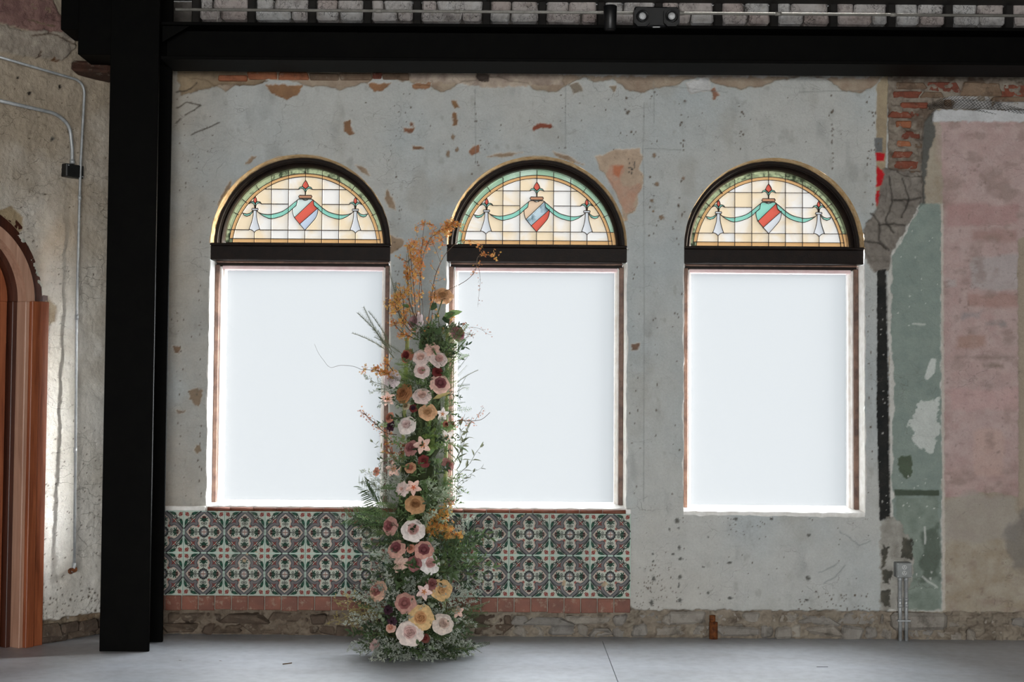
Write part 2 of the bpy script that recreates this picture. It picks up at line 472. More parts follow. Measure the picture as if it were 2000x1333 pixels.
# exposed brickwork ground behind the brick pieces
w.patch([(1736, 146), (2300, 150), (2300, 214), (1828, 212), (1806, 238), (1800, 345), (1770, 345), (1736, 330)], (150, 142, 130), (120, 108, 98), edge=3, seed=13, depth=0.035)
sl = w.window(1730, 2320, 140, 350); mm = np.clip(0.5 - poly_sd(w.U[sl], w.V[sl], [(1738, 146), (2300, 150), (2300, 214), (1828, 212), (1806, 238), (1800, 345), (1770, 345), (1738, 330)]) / 3, 0, 1)
w.dep[sl] += mm * (fbm(w.U[sl] * .10, w.V[sl] * .12, 64, 4) * .05 - .006)
w.blend(mm * np.clip(fbm(w.U[sl] * .05, w.V[sl] * .05, 66, 4) * 4, 0, .8), lin((96, 80, 68)), sl)
# tan edge board with red paint
w.patch([(1712, 146), (1736, 146), (1730, 300), (1728, 410), (1711, 410)], (172, 158, 132), (152, 138, 116), edge=2, seed=14, depth=-0.004)
w.patch([(1710, 298), (1728, 300), (1727, 316), (1711, 315)], (188, 34, 42), edge=2, seed=15)
w.patch([(1713, 325), (1727, 340), (1726, 362), (1711, 366)], (188, 34, 42), edge=3, seed=16)
w.patch([(1711, 372), (1726, 370), (1725, 400), (1712, 402)], (188, 34, 42), edge=3, seed=17)
w.patch([(1708, 270), (1724, 270), (1724, 298), (1709, 298)], (110, 112, 112), edge=2, seed=18)
# cement rubble
w.patch([(1727, 330), (1800, 335), (1803, 395), (1772, 440), (1748, 492), (1734, 530), (1706, 532), (1690, 512), (1680, 482), (1690, 440), (1712, 404)], (140, 134, 126), (118, 112, 106), edge=5, seed=19, depth=-0.014)
sl = w.window(1670, 1815, 320, 545)
m = np.clip(0.5 - (poly_sd(w.U[sl], w.V[sl], [(1735, 330), (1800, 335), (1803, 395), (1772, 440), (1748, 492), (1734, 530), (1706, 532), (1690, 512), (1682, 482), (1690, 440), (1712, 404)]) / 3), 0, 1)
w.dep[sl] += m * fbm(w.U[sl] * .05, w.V[sl] * .05, 31, 5) * 0.07
for a in ([(1700, 415), (1720, 440), (1716, 470), (1735, 490)], [(1735, 345), (1742, 390), (1730, 430), (1745, 455)], [(1760, 350), (1775, 392), (1760, 425)], [(1685, 470), (1715, 474), (1730, 486)], [(1720, 440), (1745, 436), (1768, 440)], [(1745, 392), (1775, 392), (1798, 388)]):
    w.line(a, (64, 60, 56), 1.2, 3, 7, 0.012)
# green paint with torn white edge, dark bar, black strip
GREEN = [(1799, 399), (1837, 399), (1840, 1192), (1762, 1192), (1752, 1150), (1750, 1040), (1744, 1005), (1742, 900), (1746, 760), (1740, 640), (1744, 500), (1752, 490)]
w.patch([(1793, 402), (1838, 397), (1842, 1195), (1735, 1195), (1738, 1010), (1735, 530), (1738, 500), (1765, 452)], (206, 206, 202), (190, 190, 184), edge=4, seed=20, depth=-0.003)
w.patch(GREEN, (142, 155, 148), (132, 146, 140), edge=6, ns=.06, seed=21, depth=0.003)
w.patch([(1752, 972), (1834, 972), (1838, 1192), (1768, 1192), (1768, 1080), (1750, 1010)], (118, 130, 120), (140, 152, 142), edge=7, ns=.05, seed=22, alpha=.8, feather=4)
w.patch([(1746, 957), (1834, 958), (1834, 969), (1748, 969)], (78, 88, 76), edge=1.5, seed=23)
w.patch([(1775, 830), (1800, 790), (1830, 780), (1834, 850), (1815, 880), (1790, 865)], (196, 202, 198), edge=14, ns=.09, seed=24)
w.patch([(1806, 740), (1818, 700), (1828, 702), (1826, 730), (1812, 742)], (200, 206, 202), edge=3, seed=25)
w.patch([(1752, 895), (1778, 890), (1780, 930), (1762, 935)], (86, 98, 82), edge=8, ns=.1, seed=26)
w.patch([(1800, 1040), (1836, 1020), (1836, 1130), (1798, 1140)], (80, 90, 80), edge=12, ns=.05, seed=27, alpha=.7, feather=6)
for a in ([(1783, 633), (1806, 634)], [(1802, 1128), (1830, 1148)], [(1806, 1030), (1807, 1062)]): w.line(a, (200, 204, 200), 1.4, 1.5, 5, 0)
w.spots(scatter(1750, 1836, 440, 640, 16, (.8, 1.8)) + scatter(1752, 1836, 930, 1160, 30, (.8, 2.2)), (196, 200, 196), 0)
w.patch([(1714, 528), (1731, 526), (1736, 760), (1739, 1012), (1719, 1018), (1713, 800)], (34, 36, 36), (48, 48, 46), edge=2, ns=.2, seed=28, depth=0.012)
w.spots(scatter(1714, 1737, 540, 1010, 26, (.6, 1.8)), (170, 170, 166), 0)
w.patch([(1718, 1018), (1750, 1010), (1780, 1060), (1784, 1110), (1766, 1190), (1720, 1195)], (176, 174, 168), (140, 138, 130), edge=6, seed=29, depth=-0.004)
for q in ([(1722, 1060), (1735, 1070), (1730, 1100), (1722, 1110)], [(1722, 1155), (1738, 1152), (1739, 1188), (1723, 1186)], [(1722, 1112), (1745, 1116), (1735, 1140), (1724, 1138)], [(1729, 1196), (1740, 1196), (1738, 1225), (1730, 1222)], [(1762, 1050), (1782, 1055), (1782, 1095), (1760, 1090)]):
    w.patch(q, (62, 62, 58), (96, 94, 84), edge=5, ns=.2, seed=int(q[0][1]) % 40)
w.patch([(1838, 398), (1842, 398), (1846, 1192), (1841, 1192)], (196, 190, 182), edge=2, seed=2)

# torn plaster along the beam
top = [(335, 120)] + [(1740, 130)] + [(x, 163 + 12 * math.sin(x * .031) + random.uniform(-7, 7)) for x in range(1700, 330, -28)]
w.patch(top, (172, 158, 140), (150, 132, 116), edge=7, ns=.05, seed=40, depth=0.012, rim=(190, 188, 180), rimw=2)
w.patch([(345, 130), (470, 140), (520, 158), (505, 165), (430, 166), (350, 190)], (160, 142, 116), (124, 108, 90), edge=6, seed=41, depth=0.008)
w.patch([(800, 140), (1100, 140), (1100, 165), (960, 172), (880, 160), (800, 158)], (190, 176, 160), (142, 126, 116), edge=6, seed=42, depth=-0.01)
w.patch([(930, 140), (960, 142), (955, 160), (935, 158)], (84, 74, 68), edge=5, seed=43, depth=0.02)
w.patch([(1080, 140), (1330, 140), (1420, 142), (1700, 146), (1700, 152), (1300, 150), (1100, 146)], (196, 196, 194), (160, 146, 132), edge=6, seed=44)
def mute(c, k=.38): g_ = sum(c) / 3; return tuple(int(v * (1 - k) + g_ * k) for v in c)
for (pts, c) in [([(518, 165), (590, 167), (584, 184), (560, 194), (530, 182)], (176, 116, 66)), ([(716, 163), (765, 162), (748, 176), (730, 178)], (176, 112, 64)),
                 ([(804, 164), (842, 160), (838, 172), (806, 174)], (180, 118, 70)), ([(672, 240), (684, 234), (686, 252), (694, 262), (684, 264), (672, 256)], (158, 104, 62)),
                 ([(786, 248), (796, 252), (811, 248), (806, 259), (790, 258)], (158, 92, 58)), ([(802, 238), (809, 240), (808, 247), (802, 245)], (150, 92, 60)),
                 ([(882, 196), (892, 197), (898, 210), (888, 212), (882, 203)], (164, 112, 64)), ([(884, 220), (892, 221), (893, 244), (885, 245)], (160, 108, 62)),
                 ([(924, 286), (936, 282), (937, 298), (922, 303), (915, 298)], (176, 106, 68)), ([(1037, 250), (1050, 241), (1078, 244), (1078, 249), (1055, 250), (1042, 257)], (172, 74, 44)),
                 ([(338, 676), (352, 677), (350, 690), (342, 690)], (150, 112, 80)), ([(369, 764), (384, 759), (395, 763), (392, 780), (389, 796), (380, 790), (370, 778)], (158, 128, 98)),
                 ([(382, 870), (390, 869), (393, 880), (386, 888), (379, 880)], (156, 130, 98)), ([(343, 800), (362, 803), (360, 809), (345, 808)], (150, 128, 104)),
                 ([(480, 318), (492, 306), (500, 306), (490, 316), (478, 322)], (168, 134, 100)), ([(806, 286), (830, 287), (828, 292), (806, 291)], (150, 100, 66)),
                 ([(1234, 673), (1248, 671), (1246, 684), (1234, 684)], (140, 100, 76)), ([(1338, 162), (1386, 150), (1386, 176), (1350, 182)], (206, 208, 208)), ([(1388, 176), (1396, 168), (1404, 186), (1394, 194)], (176, 110, 80)),
                 ([(1110, 165), (1130, 160), (1138, 176), (1122, 184)], (150, 134, 112)), ([(1190, 168), (1204, 168), (1200, 180)], (160, 138, 106))]:
    c = mute(c)
    w.patch(pts, c, tuple(int(k * .86 + 10) for k in c), edge=3.2, ns=.16, seed=int(pts[0][0]) % 60, depth=0.007, rim=(196, 192, 184), rimw=1.2)
BIG = [(1162, 306), (1178, 303), (1200, 293), (1228, 290), (1248, 291), (1256, 306), (1248, 330), (1257, 348), (1252, 370), (1244, 380), (1247, 398), (1240, 412), (1224, 420), (1226, 430), (1219, 430), (1214, 400), (1196, 360), (1172, 330)]
w.patch(BIG, (178, 158, 138), (190, 170, 150), edge=3.5, ns=.1, seed=50, depth=0.008, rim=(200, 196, 186), rimw=1.5)
w.patch([(1192, 324), (1218, 322), (1220, 336), (1212, 350), (1216, 366), (1250, 358), (1252, 368), (1240, 384), (1240, 410), (1222, 418), (1202, 372), (1182, 340)], (190, 146, 124), (184, 156, 138), edge=6, seed=51, feather=4, alpha=.85, ns=.06)
w.patch([(1196, 323), (1218, 324), (1208, 346), (1198, 340)], (188, 122, 92), edge=3, seed=52, feather=4)
w.spots([(1233 + random.gauss(0, 4), 315 + random.uniform(-6, 26), random.uniform(1, 2.6), random.uniform(1, 2.6)) for _ in range(16)], (92, 88, 84))
for pts in ([(756, 370), (768, 392), (772, 410), (760, 404), (750, 388)], [(752, 455), (790, 470), (786, 482), (766, 494), (760, 500), (757, 470)], [(424, 400), (440, 370), (452, 350), (448, 372), (430, 408)], [(690, 320), (715, 330), (722, 344), (706, 336)], [(1080, 296), (1110, 306), (1140, 322), (1120, 318), (1085, 304)], [(952, 306), (980, 300), (1020, 298), (990, 306)]):
    w.patch(pts, (160, 142, 122), (140, 120, 100), edge=3, seed=int(pts[0][0]) % 50, depth=0.005, rim=(196, 190, 180), rimw=1.5)
# nail holes and pocks
holes = rough_rows(776, (345, 600), 22, 5, (.9, 2.0), (.9, 2.2)) + rough_rows(768, (180, 330), 14, 22, (.9, 2.0), (.9, 1.8)) + rough_rows(930, (195, 340), 9, 4) \
    + rough_rows(1100, (180, 300), 9, 8, (.8, 1.6)) + rough_rows(1225, (180, 270), 5, 3, (1.5, 3), (2, 4)) + rough_rows(1280, (170, 620), 16, 5, (1, 2.4), (1, 2.8)) \
    + rough_rows(1332, (190, 430), 14, 4, (1.2, 2.8), (1.5, 4)) + rough_rows(1322, (430, 990), 16, 5, (.9, 2.0)) + rough_rows(1240, (430, 990), 20, 8, (.8, 1.7)) \
    + rough_rows(1280, (620, 990), 10, 4, (.8, 1.8)) + rough_rows(1626, (180, 345), 14, 1.5, (1.2, 2.2), (1.5, 4)) + rough_rows(1697, (185, 400), 20, 6, (1, 2.2)) \
    + rough_rows(1700, (560, 990), 16, 4, (.8, 1.6)) + rough_rows(390, (540, 980), 26, 4, (.8, 1.6)) + rough_rows(352, (560, 980), 20, 10, (.8, 1.5)) + rough_rows(1450, (165, 300), 10, 3)
holes += scatter(520, 1700, 190, 300, 60, (.7, 1.4)) + scatter(345, 420, 190, 480, 30, (.8, 1.6)) + scatter(1245, 1700, 1005, 1190, 60, (.7, 1.5)) + scatter(1240, 1330, 1100, 1192, 110, (.6, 1.4)) + scatter(1410, 1500, 1010, 1090, 26, (.6, 1.4)) + scatter(1560, 1712, 1160, 1196, 50, (.7, 1.8))
w.spots(holes, (104, 94, 84), 0.005)
w.spots([(1323, 1018, 5, 5.5), (1325, 1032, 4, 2), (1308, 1034, 2, 2.5), (1437, 1014, 4, 3), (1507, 1014, 4, 3), (1582, 1013, 4, 1.2), (1327, 1070, 3, 5), (1314, 1083, 3, 2), (1329, 1092, 5, 3), (1275, 1083, 2.5, 2.5),
         (1276, 1097, 2, 3), (1277, 1131, 4, 6), (1328, 1128, 4, 4), (1326, 1145, 2, 5), (1328, 1174, 5, 4), (1273, 1178, 4, 6), (1425, 1100, 5, 2.5), (1384, 1050, 2, 2), (1426, 1169, 5, 3), (1580, 1046, 4, 3), (1578, 1130, 5, 5), (1577, 1173, 4, 2.5), (1383, 1159, 2.5, 3), (1374, 1108, 3, 2)], (104, 104, 100), 0.006)
w.spots([(1335, 348, 3.5, 4), (1283, 360, 5, 5), (1273, 392, 4, 4), (1276, 413, 3, 3), (1292, 425, 6, 5), (1278, 304, 4, 5), (885, 268, 4, 6), (875, 300, 4, 7), (893, 292, 4, 5)], (140, 122, 104), 0.006)
for a in ([(928, 175), (929, 320)], [(1104, 168), (1105, 290)], [(1277, 158), (1277, 240)], [(1258, 200), (1256, 300), (1258, 430), (1257, 980)], [(1260, 290), (1330, 293)], [(1300, 168), (1420, 180)], [(1560, 180), (1700, 176)]): w.line(a, (132, 134, 132), .7, .8, 3, 0.001, .5)
for a in ([(345, 180), (372, 172), (385, 160)], [(345, 210), (366, 200), (392, 206)], [(360, 224), (380, 214), (392, 206)], [(375, 262), (405, 250), (428, 240)], [(342, 240), (352, 232)]): w.line(a, (70, 62, 52), 1.0, 3, 4, 0.008)
for a in ([(1660, 1050), (1680, 1068), (1700, 1058)], [(1610, 1140), (1632, 1128), (1650, 1105)], [(1600, 1120), (1640, 1100)], [(1640, 1040), (1660, 1050)]): w.line(a, (140, 144, 144), .9, 3, 6, 0.001, .7)
# footing of the wall under the plaster
foot = [(300, 1186), (640, 1188), (1232, 1186), (1240, 1192), (1500, 1194), (1712, 1194), (1800, 1198), (1850, 1196), (2300, 1200), (2300, 1280), (200, 1280), (200, 1200)]
w.patch(foot, (156, 146, 132), (118, 108, 96), edge=4, seed=60, depth=0.03, ns=.08)
sl = w.window(180, 2320, 1185, 1290); mm = np.clip(0.5 - poly_sd(w.U[sl], w.V[sl], foot) / 3, 0, 1)
w.dep[sl] += mm * (fbm(w.U[sl] * .03, w.V[sl] * .05, 61, 5) * 0.05 + fbm(w.U[sl] * .14, w.V[sl] * .16, 63, 4) * 0.05 - .006)
w.blend(mm * np.clip(fbm(w.U[sl] * .06, w.V[sl] * .09, 67, 5) * 3.5, 0, .7), lin((150, 142, 128)), sl)
w.blend(mm * np.clip(fbm(w.U[sl] * .1, w.V[sl] * .12, 68, 5) * 4 - .5, 0, .7), lin((72, 62, 54)), sl)
w.blend(mm * np.clip((900 - w.U[sl]) / 300, 0, 1) * .45, lin((92, 74, 58)), sl)
# above the beam: old painted masonry ground
w.patch([(300, -300), (2300, -300), (2300, 100), (300, 100)], (96, 92, 88), (70, 66, 62), edge=2, seed=62, depth=0.05)

cen = inside[:-1, :-1] & inside[1:, 1:] & inside[1:, :-1] & inside[:-1, 1:]
cc = np.zeros_like(cen)
cxm = (GX[:-1, :-1] + STEP / 2); czm = (GZ[:-1, :-1] + STEP / 2)
for k, cx in enumerate(WIN_X):
    zb = Z_SILL + (-0.012 if k == 2 else 0.0)
    cc |= ((np.abs(cxm - cx) < WIN_A) & (czm > zb) & (czm < Z_SPRING)) | ((czm >= Z_SPRING) & (np.hypot(cxm - cx, czm - Z_SPRING) < WIN_A))
P = np.stack([SX, w.dep, SZ], -1)
me = grid_mesh('wall_back', P, ~cc, np.clip(w.col, 0, 1))
wall_back = link('wall_back', me, None, M['wall'])
prop(wall_back, 'weathered grey-white plaster wall with three arched stained-glass windows', 'wall', kind='structure')

# ------------------------------------------------------------------ left wall, set at an angle
LN = math.hypot(1.0, 1.48)
LD = Vector((-1.0 / LN, -1.48 / LN, 0)); LNORM = Vector((1.48 / LN, -1.0 / LN, 0)); L0 = Vector((CORNER_X, 0, 0))
def on_left(px, py, off=0.0):
    """(s, z) on the left wall for a measured place"""
    v = ray(px, py); o = CAM_LOC - (L0 + LNORM * off)
    t = -o.dot(LNORM) / v.dot(LNORM); p = CAM_LOC + v * t
    return (p - L0).dot(LD), p.z
def lp(s, z, n=0.0): return L0 + LD * s + LNORM * n + Vector((0, 0, z))
LSTEP = 0.0085
ss = np.concatenate([np.arange(0, 1.0, LSTEP), np.arange(1.0, 5.2, 0.1)]); zz = np.arange(-0.01, 4.15, LSTEP)
GS, GZ2 = np.meshgrid(ss, zz, indexing='ij')
LX, LY = L0.x + LD.x * GS, L0.y + LD.y * GS
U2, V2 = project(LX, LY, GZ2)
far = GS > 1.0
U2 = np.where(far, -900, U2)
wl = Wall(GS, GZ2, U2, V2)
nz = fbm(GS * 3, GZ2 * 3, 71, 5)
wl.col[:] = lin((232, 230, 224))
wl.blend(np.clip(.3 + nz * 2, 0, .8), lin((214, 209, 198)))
wl.blend(np.clip((680 - V2) / 420 + nz, 0, 1) * .85, lin((164, 148, 126)))  # browner upper plaster; the whiter low part also carries window light in its colour
wl.dep += fbm(GS * 9, GZ2 * 12, 73, 5) * 0.022 + np.abs(fbm(GS * 26, GZ2 * 30, 75, 4)) * 0.016 + fbm(GS * 60, GZ2 * 60, 77, 3) * .004
wl.patch([(-10, -10), (95, -10), (118, 30), (125, 62), (75, 66), (40, 58), (-10, 40)], (150, 120, 112), (120, 92, 88), edge=4, seed=80, depth=-0.012)
wl.patch([(-10, 45), (40, 60), (90, 62), (148, 66), (146, 96), (120, 118), (60, 112), (-10, 100)], (180, 170, 156), (150, 140, 128), edge=4, seed=81, depth=-0.02)
wl.patch([(102, 112), (116, 118), (110, 124), (100, 118)], (104, 72, 48), edge=3, seed=82)
wl.patch([(0, 410), (24, 402), (46, 425), (46, 448), (34, 458), (20, 455), (0, 430)], (176, 158, 128), (158, 140, 112), edge=2, seed=83, depth=0.006)
wl.patch([(76, 580), (95, 578), (110, 600), (108, 628), (92, 640), (84, 640), (82, 600)], (178, 164, 142), (164, 148, 126), edge=2, seed=84, depth=0.008)
wl.patch([(40, 462), (52, 470), (84, 570), (70, 580), (60, 560)], (176, 182, 170), edge=3, seed=85)
wl.line([(46, 486), (64, 530), (80, 572)], (90, 100, 84), 1.4, 3, 3, .004)
wl.patch([(78, 700), (90, 660), (96, 645), (86, 640), (76, 660)], (150, 128, 104), edge=3, seed=86, depth=.01)
wl.spots([(102, 272, 5, 5)], (120, 116, 108), -.004); wl.spots([(102, 272, 2, 2), (115, 272, 1.5, 1.5), (118, 170, 3, 5), (58, 182, 4, 4), (35, 152, 3, 3), (134, 255, 2, 6)], (50, 44, 40), .006)
wl.spots(scatter(0, 210, 170, 560, 50, (.7, 1.8)) + scatter(84, 200, 820, 1200, 130, (.6, 1.5)) + scatter(78, 200, 1150, 1210, 70, (.8, 2.0)), (96, 84, 70), .005)
for a in ([(75, 100), (70, 112), (76, 108)], [(60, 70), (100, 66), (150, 90)]): wl.line(a, (80, 60, 48), 1.2, 3, 3, .006)
lfoot = [(-20, 1228), (75, 1216), (200, 1196), (240, 1190), (240, 1290), (-20, 1290)]
wl.patch(lfoot, (120, 100, 80), (150, 138, 120), edge=5, seed=88, depth=.03, ns=.07)
sl = wl.window(-30, 240, 1180, 1290); mm = np.clip(0.5 - poly_sd(wl.U[sl], wl.V[sl], lfoot) / 3, 0, 1)
wl.dep[sl] += mm * fbm(wl.U[sl] * .05, wl.V[sl] * .06, 89, 5) * .08
# opening for the arched door
DS0 = on_left(72, 900)[0]; DSC = DS0 + 0.56; DR = 0.56; DZ = on_left(62, 590)[1]
opening = ((np.abs(GS - DSC) < DR) & (GZ2 < DZ)) | ((GZ2 >= DZ) & (np.hypot(GS - DSC, GZ2 - DZ) < DR))
oc = opening[:-1, :-1] & opening[1:, 1:] & opening[:-1, 1:] & opening[1:, :-1]
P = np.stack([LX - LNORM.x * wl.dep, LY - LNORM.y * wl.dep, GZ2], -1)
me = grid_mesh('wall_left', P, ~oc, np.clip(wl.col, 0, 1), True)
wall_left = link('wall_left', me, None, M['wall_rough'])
prop(wall_left, 'rough cream plaster wall set at an angle with conduits and arched wooden door', 'wall', kind='structure')

# ------------------------------------------------------------------ floor and ceiling
def floor_mat():
    t = NT('polished_concrete'); p = t.pos()
    st = t.node('ShaderNodeVectorMath', {0: p, 1: (0.5, 1.6, 1)}, operation='MULTIPLY').outputs[0]
    n = t.noise(1.6, 6, 0.6, st, 0.4); n2 = t.noise(14, 5, 0.6, p)
    c = t.ramp(n, [(0.3, L(174, 178, 185)), (0.52, L(191, 197, 206)), (0.75, L(203, 210, 220))])
    c = t.mix(0.22, c, t.ramp(n2, [(0.35, L(150, 148, 146)), (0.6, L(215, 216, 218))]))
    r = t.math('ADD', t.math('MULTIPLY', n, 0.25), 0.3)
    return t.base(c, r, 0, 0.45, t.bump(n2, 0.08, 0.004))
M['floor'] = floor_mat()
joint0 = on_floor(1177, 1254); joint1 = on_floor(1207, 1333)
jd = (joint1 - joint0).normalized(); jend = joint0 + jd * 17; jn = Vector((-jd.y, jd.x, 0)) * 0.0022
mb = MB()
def slab(pts): 
    k = len(pts); mb.add([(x, y, 0) for x, y in pts] + [(x, y, -0.12) for x, y in pts], [tuple(range(k)), tuple(range(2 * k - 1, k - 1, -1))] + [(i, i + k, (i + 1) % k + k, (i + 1) % k) for i in range(k)])
ja, jb = joint0 + jd * -0.02, jend
slab([(-7, jb.y), (jb.x - abs(jn.x), jb.y), (ja.x - abs(jn.x), ja.y), (ja.x - abs(jn.x), 0.6), (-7, 0.6)])
slab([(jb.x + abs(jn.x), jb.y), (9, jb.y), (9, 0.6), (ja.x - abs(jn.x), 0.6), (ja.x - abs(jn.x), ja.y), (ja.x + abs(jn.x), ja.y)])
floor = mb.build('floor', M['floor']); prop(floor, 'pale polished concrete floor with a sawn control joint', 'floor', kind='structure')
mb = MB().box(-7, 9, -16.5, 0.4, -0.2, -0.125)
bed = mb.build('joint_filler', M['dark_hole']); bed.parent = floor
M['ceiling'] = speckle('dark_ceiling_boards', L(30, 27, 25), L(46, 42, 38), 5, 0.8)
mb = MB().box(-7, 9, -16.2, 0.6, 4.15, 4.25)
ceiling = mb.build('ceiling', M['ceiling']); prop(ceiling, 'dark boarded ceiling high above the room', 'ceiling', kind='structure')
# the rest of the room, behind and beside the camera
M['room'] = speckle('plain_room_plaster', L(150, 146, 138), L(170, 166, 158), 3, 0.85)
prop(MB().box(6.4, 6.5, -16.2, 0.3, 0, 4.15).build('wall_right', M['room']), 'plain plaster wall on the right of the room', 'wall', kind='structure')
prop(MB().box(-7, 6.5, -16.3, -16.2, 0, 4.15).build('wall_front', M['room']), 'plain plaster wall behind the camera', 'wall', kind='structure')
prop(MB().box(-7.1, -7, -16.2, 0.3, 0, 4.15).build('wall_far_left', M['room']), 'plain plaster wall at the far left of the room', 'wall', kind='structure')
prop(MB().box(4.25, 6.5, 0.0, 0.1, 0, 4.15).build('wall_back_side', M['room']), 'plain end of the window wall out of view', 'wall', kind='structure')
# ------------------------------------------------------------------ windows
GD = 0.205          # depth of the glass behind the wall face
SCL = (9.26 + GD) / 9.26 / 5 / 300.0     # drawing unit (fifth of a picture pixel) to metres at the glass
CREAM, CREAM2 = (0.97, 0.86, 0.70, 1), (0.98, 0.95, 0.92, 1)
M['g_cream'] = see_through('cream_opal_glass', (1.04, 0.83, 0.57, 1), 0.94, seed_noise=((1.04, 0.98, 0.92, 1), 5.0))
M['g_amber'] = see_through('amber_glass', (0.86, 0.50, 0.22, 1), 0.94)
M['g_green'] = see_through('green_opal_glass', (0.42, 0.62, 0.42, 1), 0.94, seed_noise=((0.62, 0.78, 0.62, 1), 9.0))
M['g_moss'] = see_through('mossy_green_glass', (0.06, 0.08, 0.04, 1), 0.94, seed_noise=((0.56, 0.62, 0.36, 1), 30.0))
M['g_teal'] = see_through('teal_glass', (0.36, 0.78, 0.63, 1), 0.94)
M['g_red'] = see_through('red_glass', (0.86, 0.15, 0.10, 1), 0.94)
M['g_white'] = see_through('white_glass', (0.88, 0.88, 0.90, 1), 0.94)
M['g_mint'] = see_through('pale_mint_glass', (0.80, 0.90, 0.84, 1), 0.94)
M['g_blue'] = see_through('pale_blue_glass', (0.66, 0.74, 0.88, 1), 0.94)
M['g_steel'] = see_through('grey_blue_rippled_glass', (0.14, 0.24, 0.28, 1), 0.94, seed_noise=((0.62, 0.74, 0.80, 1), 20.0))
M['g_peach'] = see_through('peach_glass', (0.92, 0.66, 0.46, 1), 0.94)
M['g_collar'] = see_through('salmon_glass', (0.70, 0.34, 0.20, 1), 0.94)

def mir(pts): return [(-x, y) for x, y in pts]
def smooth_line(pts, n=4):
    """Catmull-Rom through the points"""
    o = []; k = len(pts)
    for i in range(k - 1):
        p0, p1, p2, p3 = pts[max(i - 1, 0)], pts[i], pts[i + 1], pts[min(i + 2, k - 1)]
        for j in range(n):
            t = j / n
            o.append(tuple(0.5 * ((2 * p1[a]) + (-p0[a] + p2[a]) * t + (2 * p0[a] - 5 * p1[a] + 4 * p2[a] - p3[a]) * t * t + (-p0[a] + 3 * p1[a] - 3 * p2[a] + p3[a]) * t ** 3) for a in (0, 1)))
    o.append(pts[-1]); return o
def q(pts): return [(x - 932.0, 995.0 - y) for x, y in pts]      # drawing places of the middle window
OR_, OD = 800.0, 8.0                     # outer edge of the glass, hidden by the frame
BO, BD = 744.0, 59.0                     # amber band: outer radius, centre below the bar
BI = 711.0
def arc(R, d, x0=None, n=44):
    a0 = math.asin(d / R)
    return [(R * math.cos(a0 + (math.pi - 2 * a0) * i / n), R * math.sin(a0 + (math.pi - 2 * a0) * i / n) - d) for i in range(n + 1)]
def ytop(R, d, x): return math.sqrt(max(R * R - x * x, 0)) - d

lines, polys = [], []
outer = arc(OR_, OD); band_o = arc(BO, BD); band_i = arc(BI, BD - 2)
lines += [outer, [(outer[-1][0], 0), (outer[0][0], 0)], band_o, band_i]
# glazing grid
for sx in (-1, 1):
    for x in (165, 332): lines.append([(sx * x, 0), (sx * x, ytop(OR_, OD, x))])
    lines.append([(sx * 495, 0), (sx * 495, 102)])
    lines.append([(sx * 165, 383), (sx * 432, 383)])
    lines.append([(sx * 66, 529), (sx * ytop(BI, 0, 586), 529)])
    for (a, b) in (((-494, 580), (-452, 515)), ((-632, 437), (-572, 390)), ((-717, 305), (-652, 273))):
        lines.append([(-sx * a[0], a[1]), (-sx * b[0], b[1])] if sx == 1 else [a, b])
lines += [[(0, 0), (0, 126)], [(0, 620), (0, ytop(OR_, OD, 0))]]
xb = math.sqrt(BI ** 2 - (40 + BD - 2) ** 2); lines.append([(-742, 40), (742, 40)])
lines.append([(-798, 127), (-547, 127)]); lines.append([(547, 127), (798, 127)]); lines.append([(-442, 127), (442, 127)])
# torches
for sx in (-1, 1):
    mm_ = (lambda P_: P_) if sx == -1 else mir
    body_l = mm_(smooth_line(q([(425, 675), (421, 740), (406, 800), (385, 862)])))
    body_r = mm_(smooth_line(q([(455, 675), (458, 740), (470, 800), (490, 862)])))
    cusp_l = mm_(smooth_line(q([(385, 862), (415, 873), (437, 893)]))); cusp_r = mm_(smooth_line(q([(490, 862), (458, 873), (437, 893)])))
    lines += [body_l, body_r, cusp_l, cusp_r, mm_([q([(385, 868)])[0], q([(385, 862)])[0]]), mm_([q([(490, 868)])[0], q([(490, 862)])[0]])]
    collar = mm_(q([(412, 656), (468, 656), (472, 665), (468, 675), (412, 675), (408, 665)]))
    flame = mm_(q([(441, 540), (452, 560), (458, 580), (450, 597), (441, 604), (432, 597), (424, 580), (430, 560)]))
    leaf_l = mm_(q([(436, 656), (432, 625), (418, 606), (400, 602), (378, 612), (392, 594), (412, 588), (428, 594), (439, 612), (441, 656)]))
    leaf_r = mm_(q([(441, 656), (443, 612), (454, 594), (470, 588), (490, 594), (504, 612), (482, 602), (464, 606), (450, 625), (446, 656)]))
    bow = mm_(q([(414, 684), (390, 706), (360, 713), (320, 704), (334, 726), (360, 735), (392, 724), (412, 702), (420, 686)]))
    fest = mm_(smooth_line(q([(460, 684), (482, 700), (530, 713), (600, 714), (700, 688), (767, 645), (820, 600), (868, 562)])))
    fest2 = mm_(smooth_line(q([(846, 622), (800, 664), (767, 694), (700, 732), (600, 757), (535, 738), (490, 710), (462, 686)])))
    lines += [collar + collar[:1], flame + flame[:1], leaf_l + leaf_l[:1], leaf_r + leaf_r[:1], bow + bow[:1], fest, fest2, mm_(q([(844, 626), (850, 596), (855, 568)]))]
    polys += [(collar, 'g_white'), (flame, 'g_red'), (leaf_l, 'g_teal'), (leaf_r, 'g_teal'), (bow, 'g_teal'), (body_l + cusp_l[1:] + cusp_r[::-1][1:] + body_r[::-1], 'g_white'),
              (fest + mm_(q([(852, 578), (850, 596)])) + fest2, 'g_teal')]
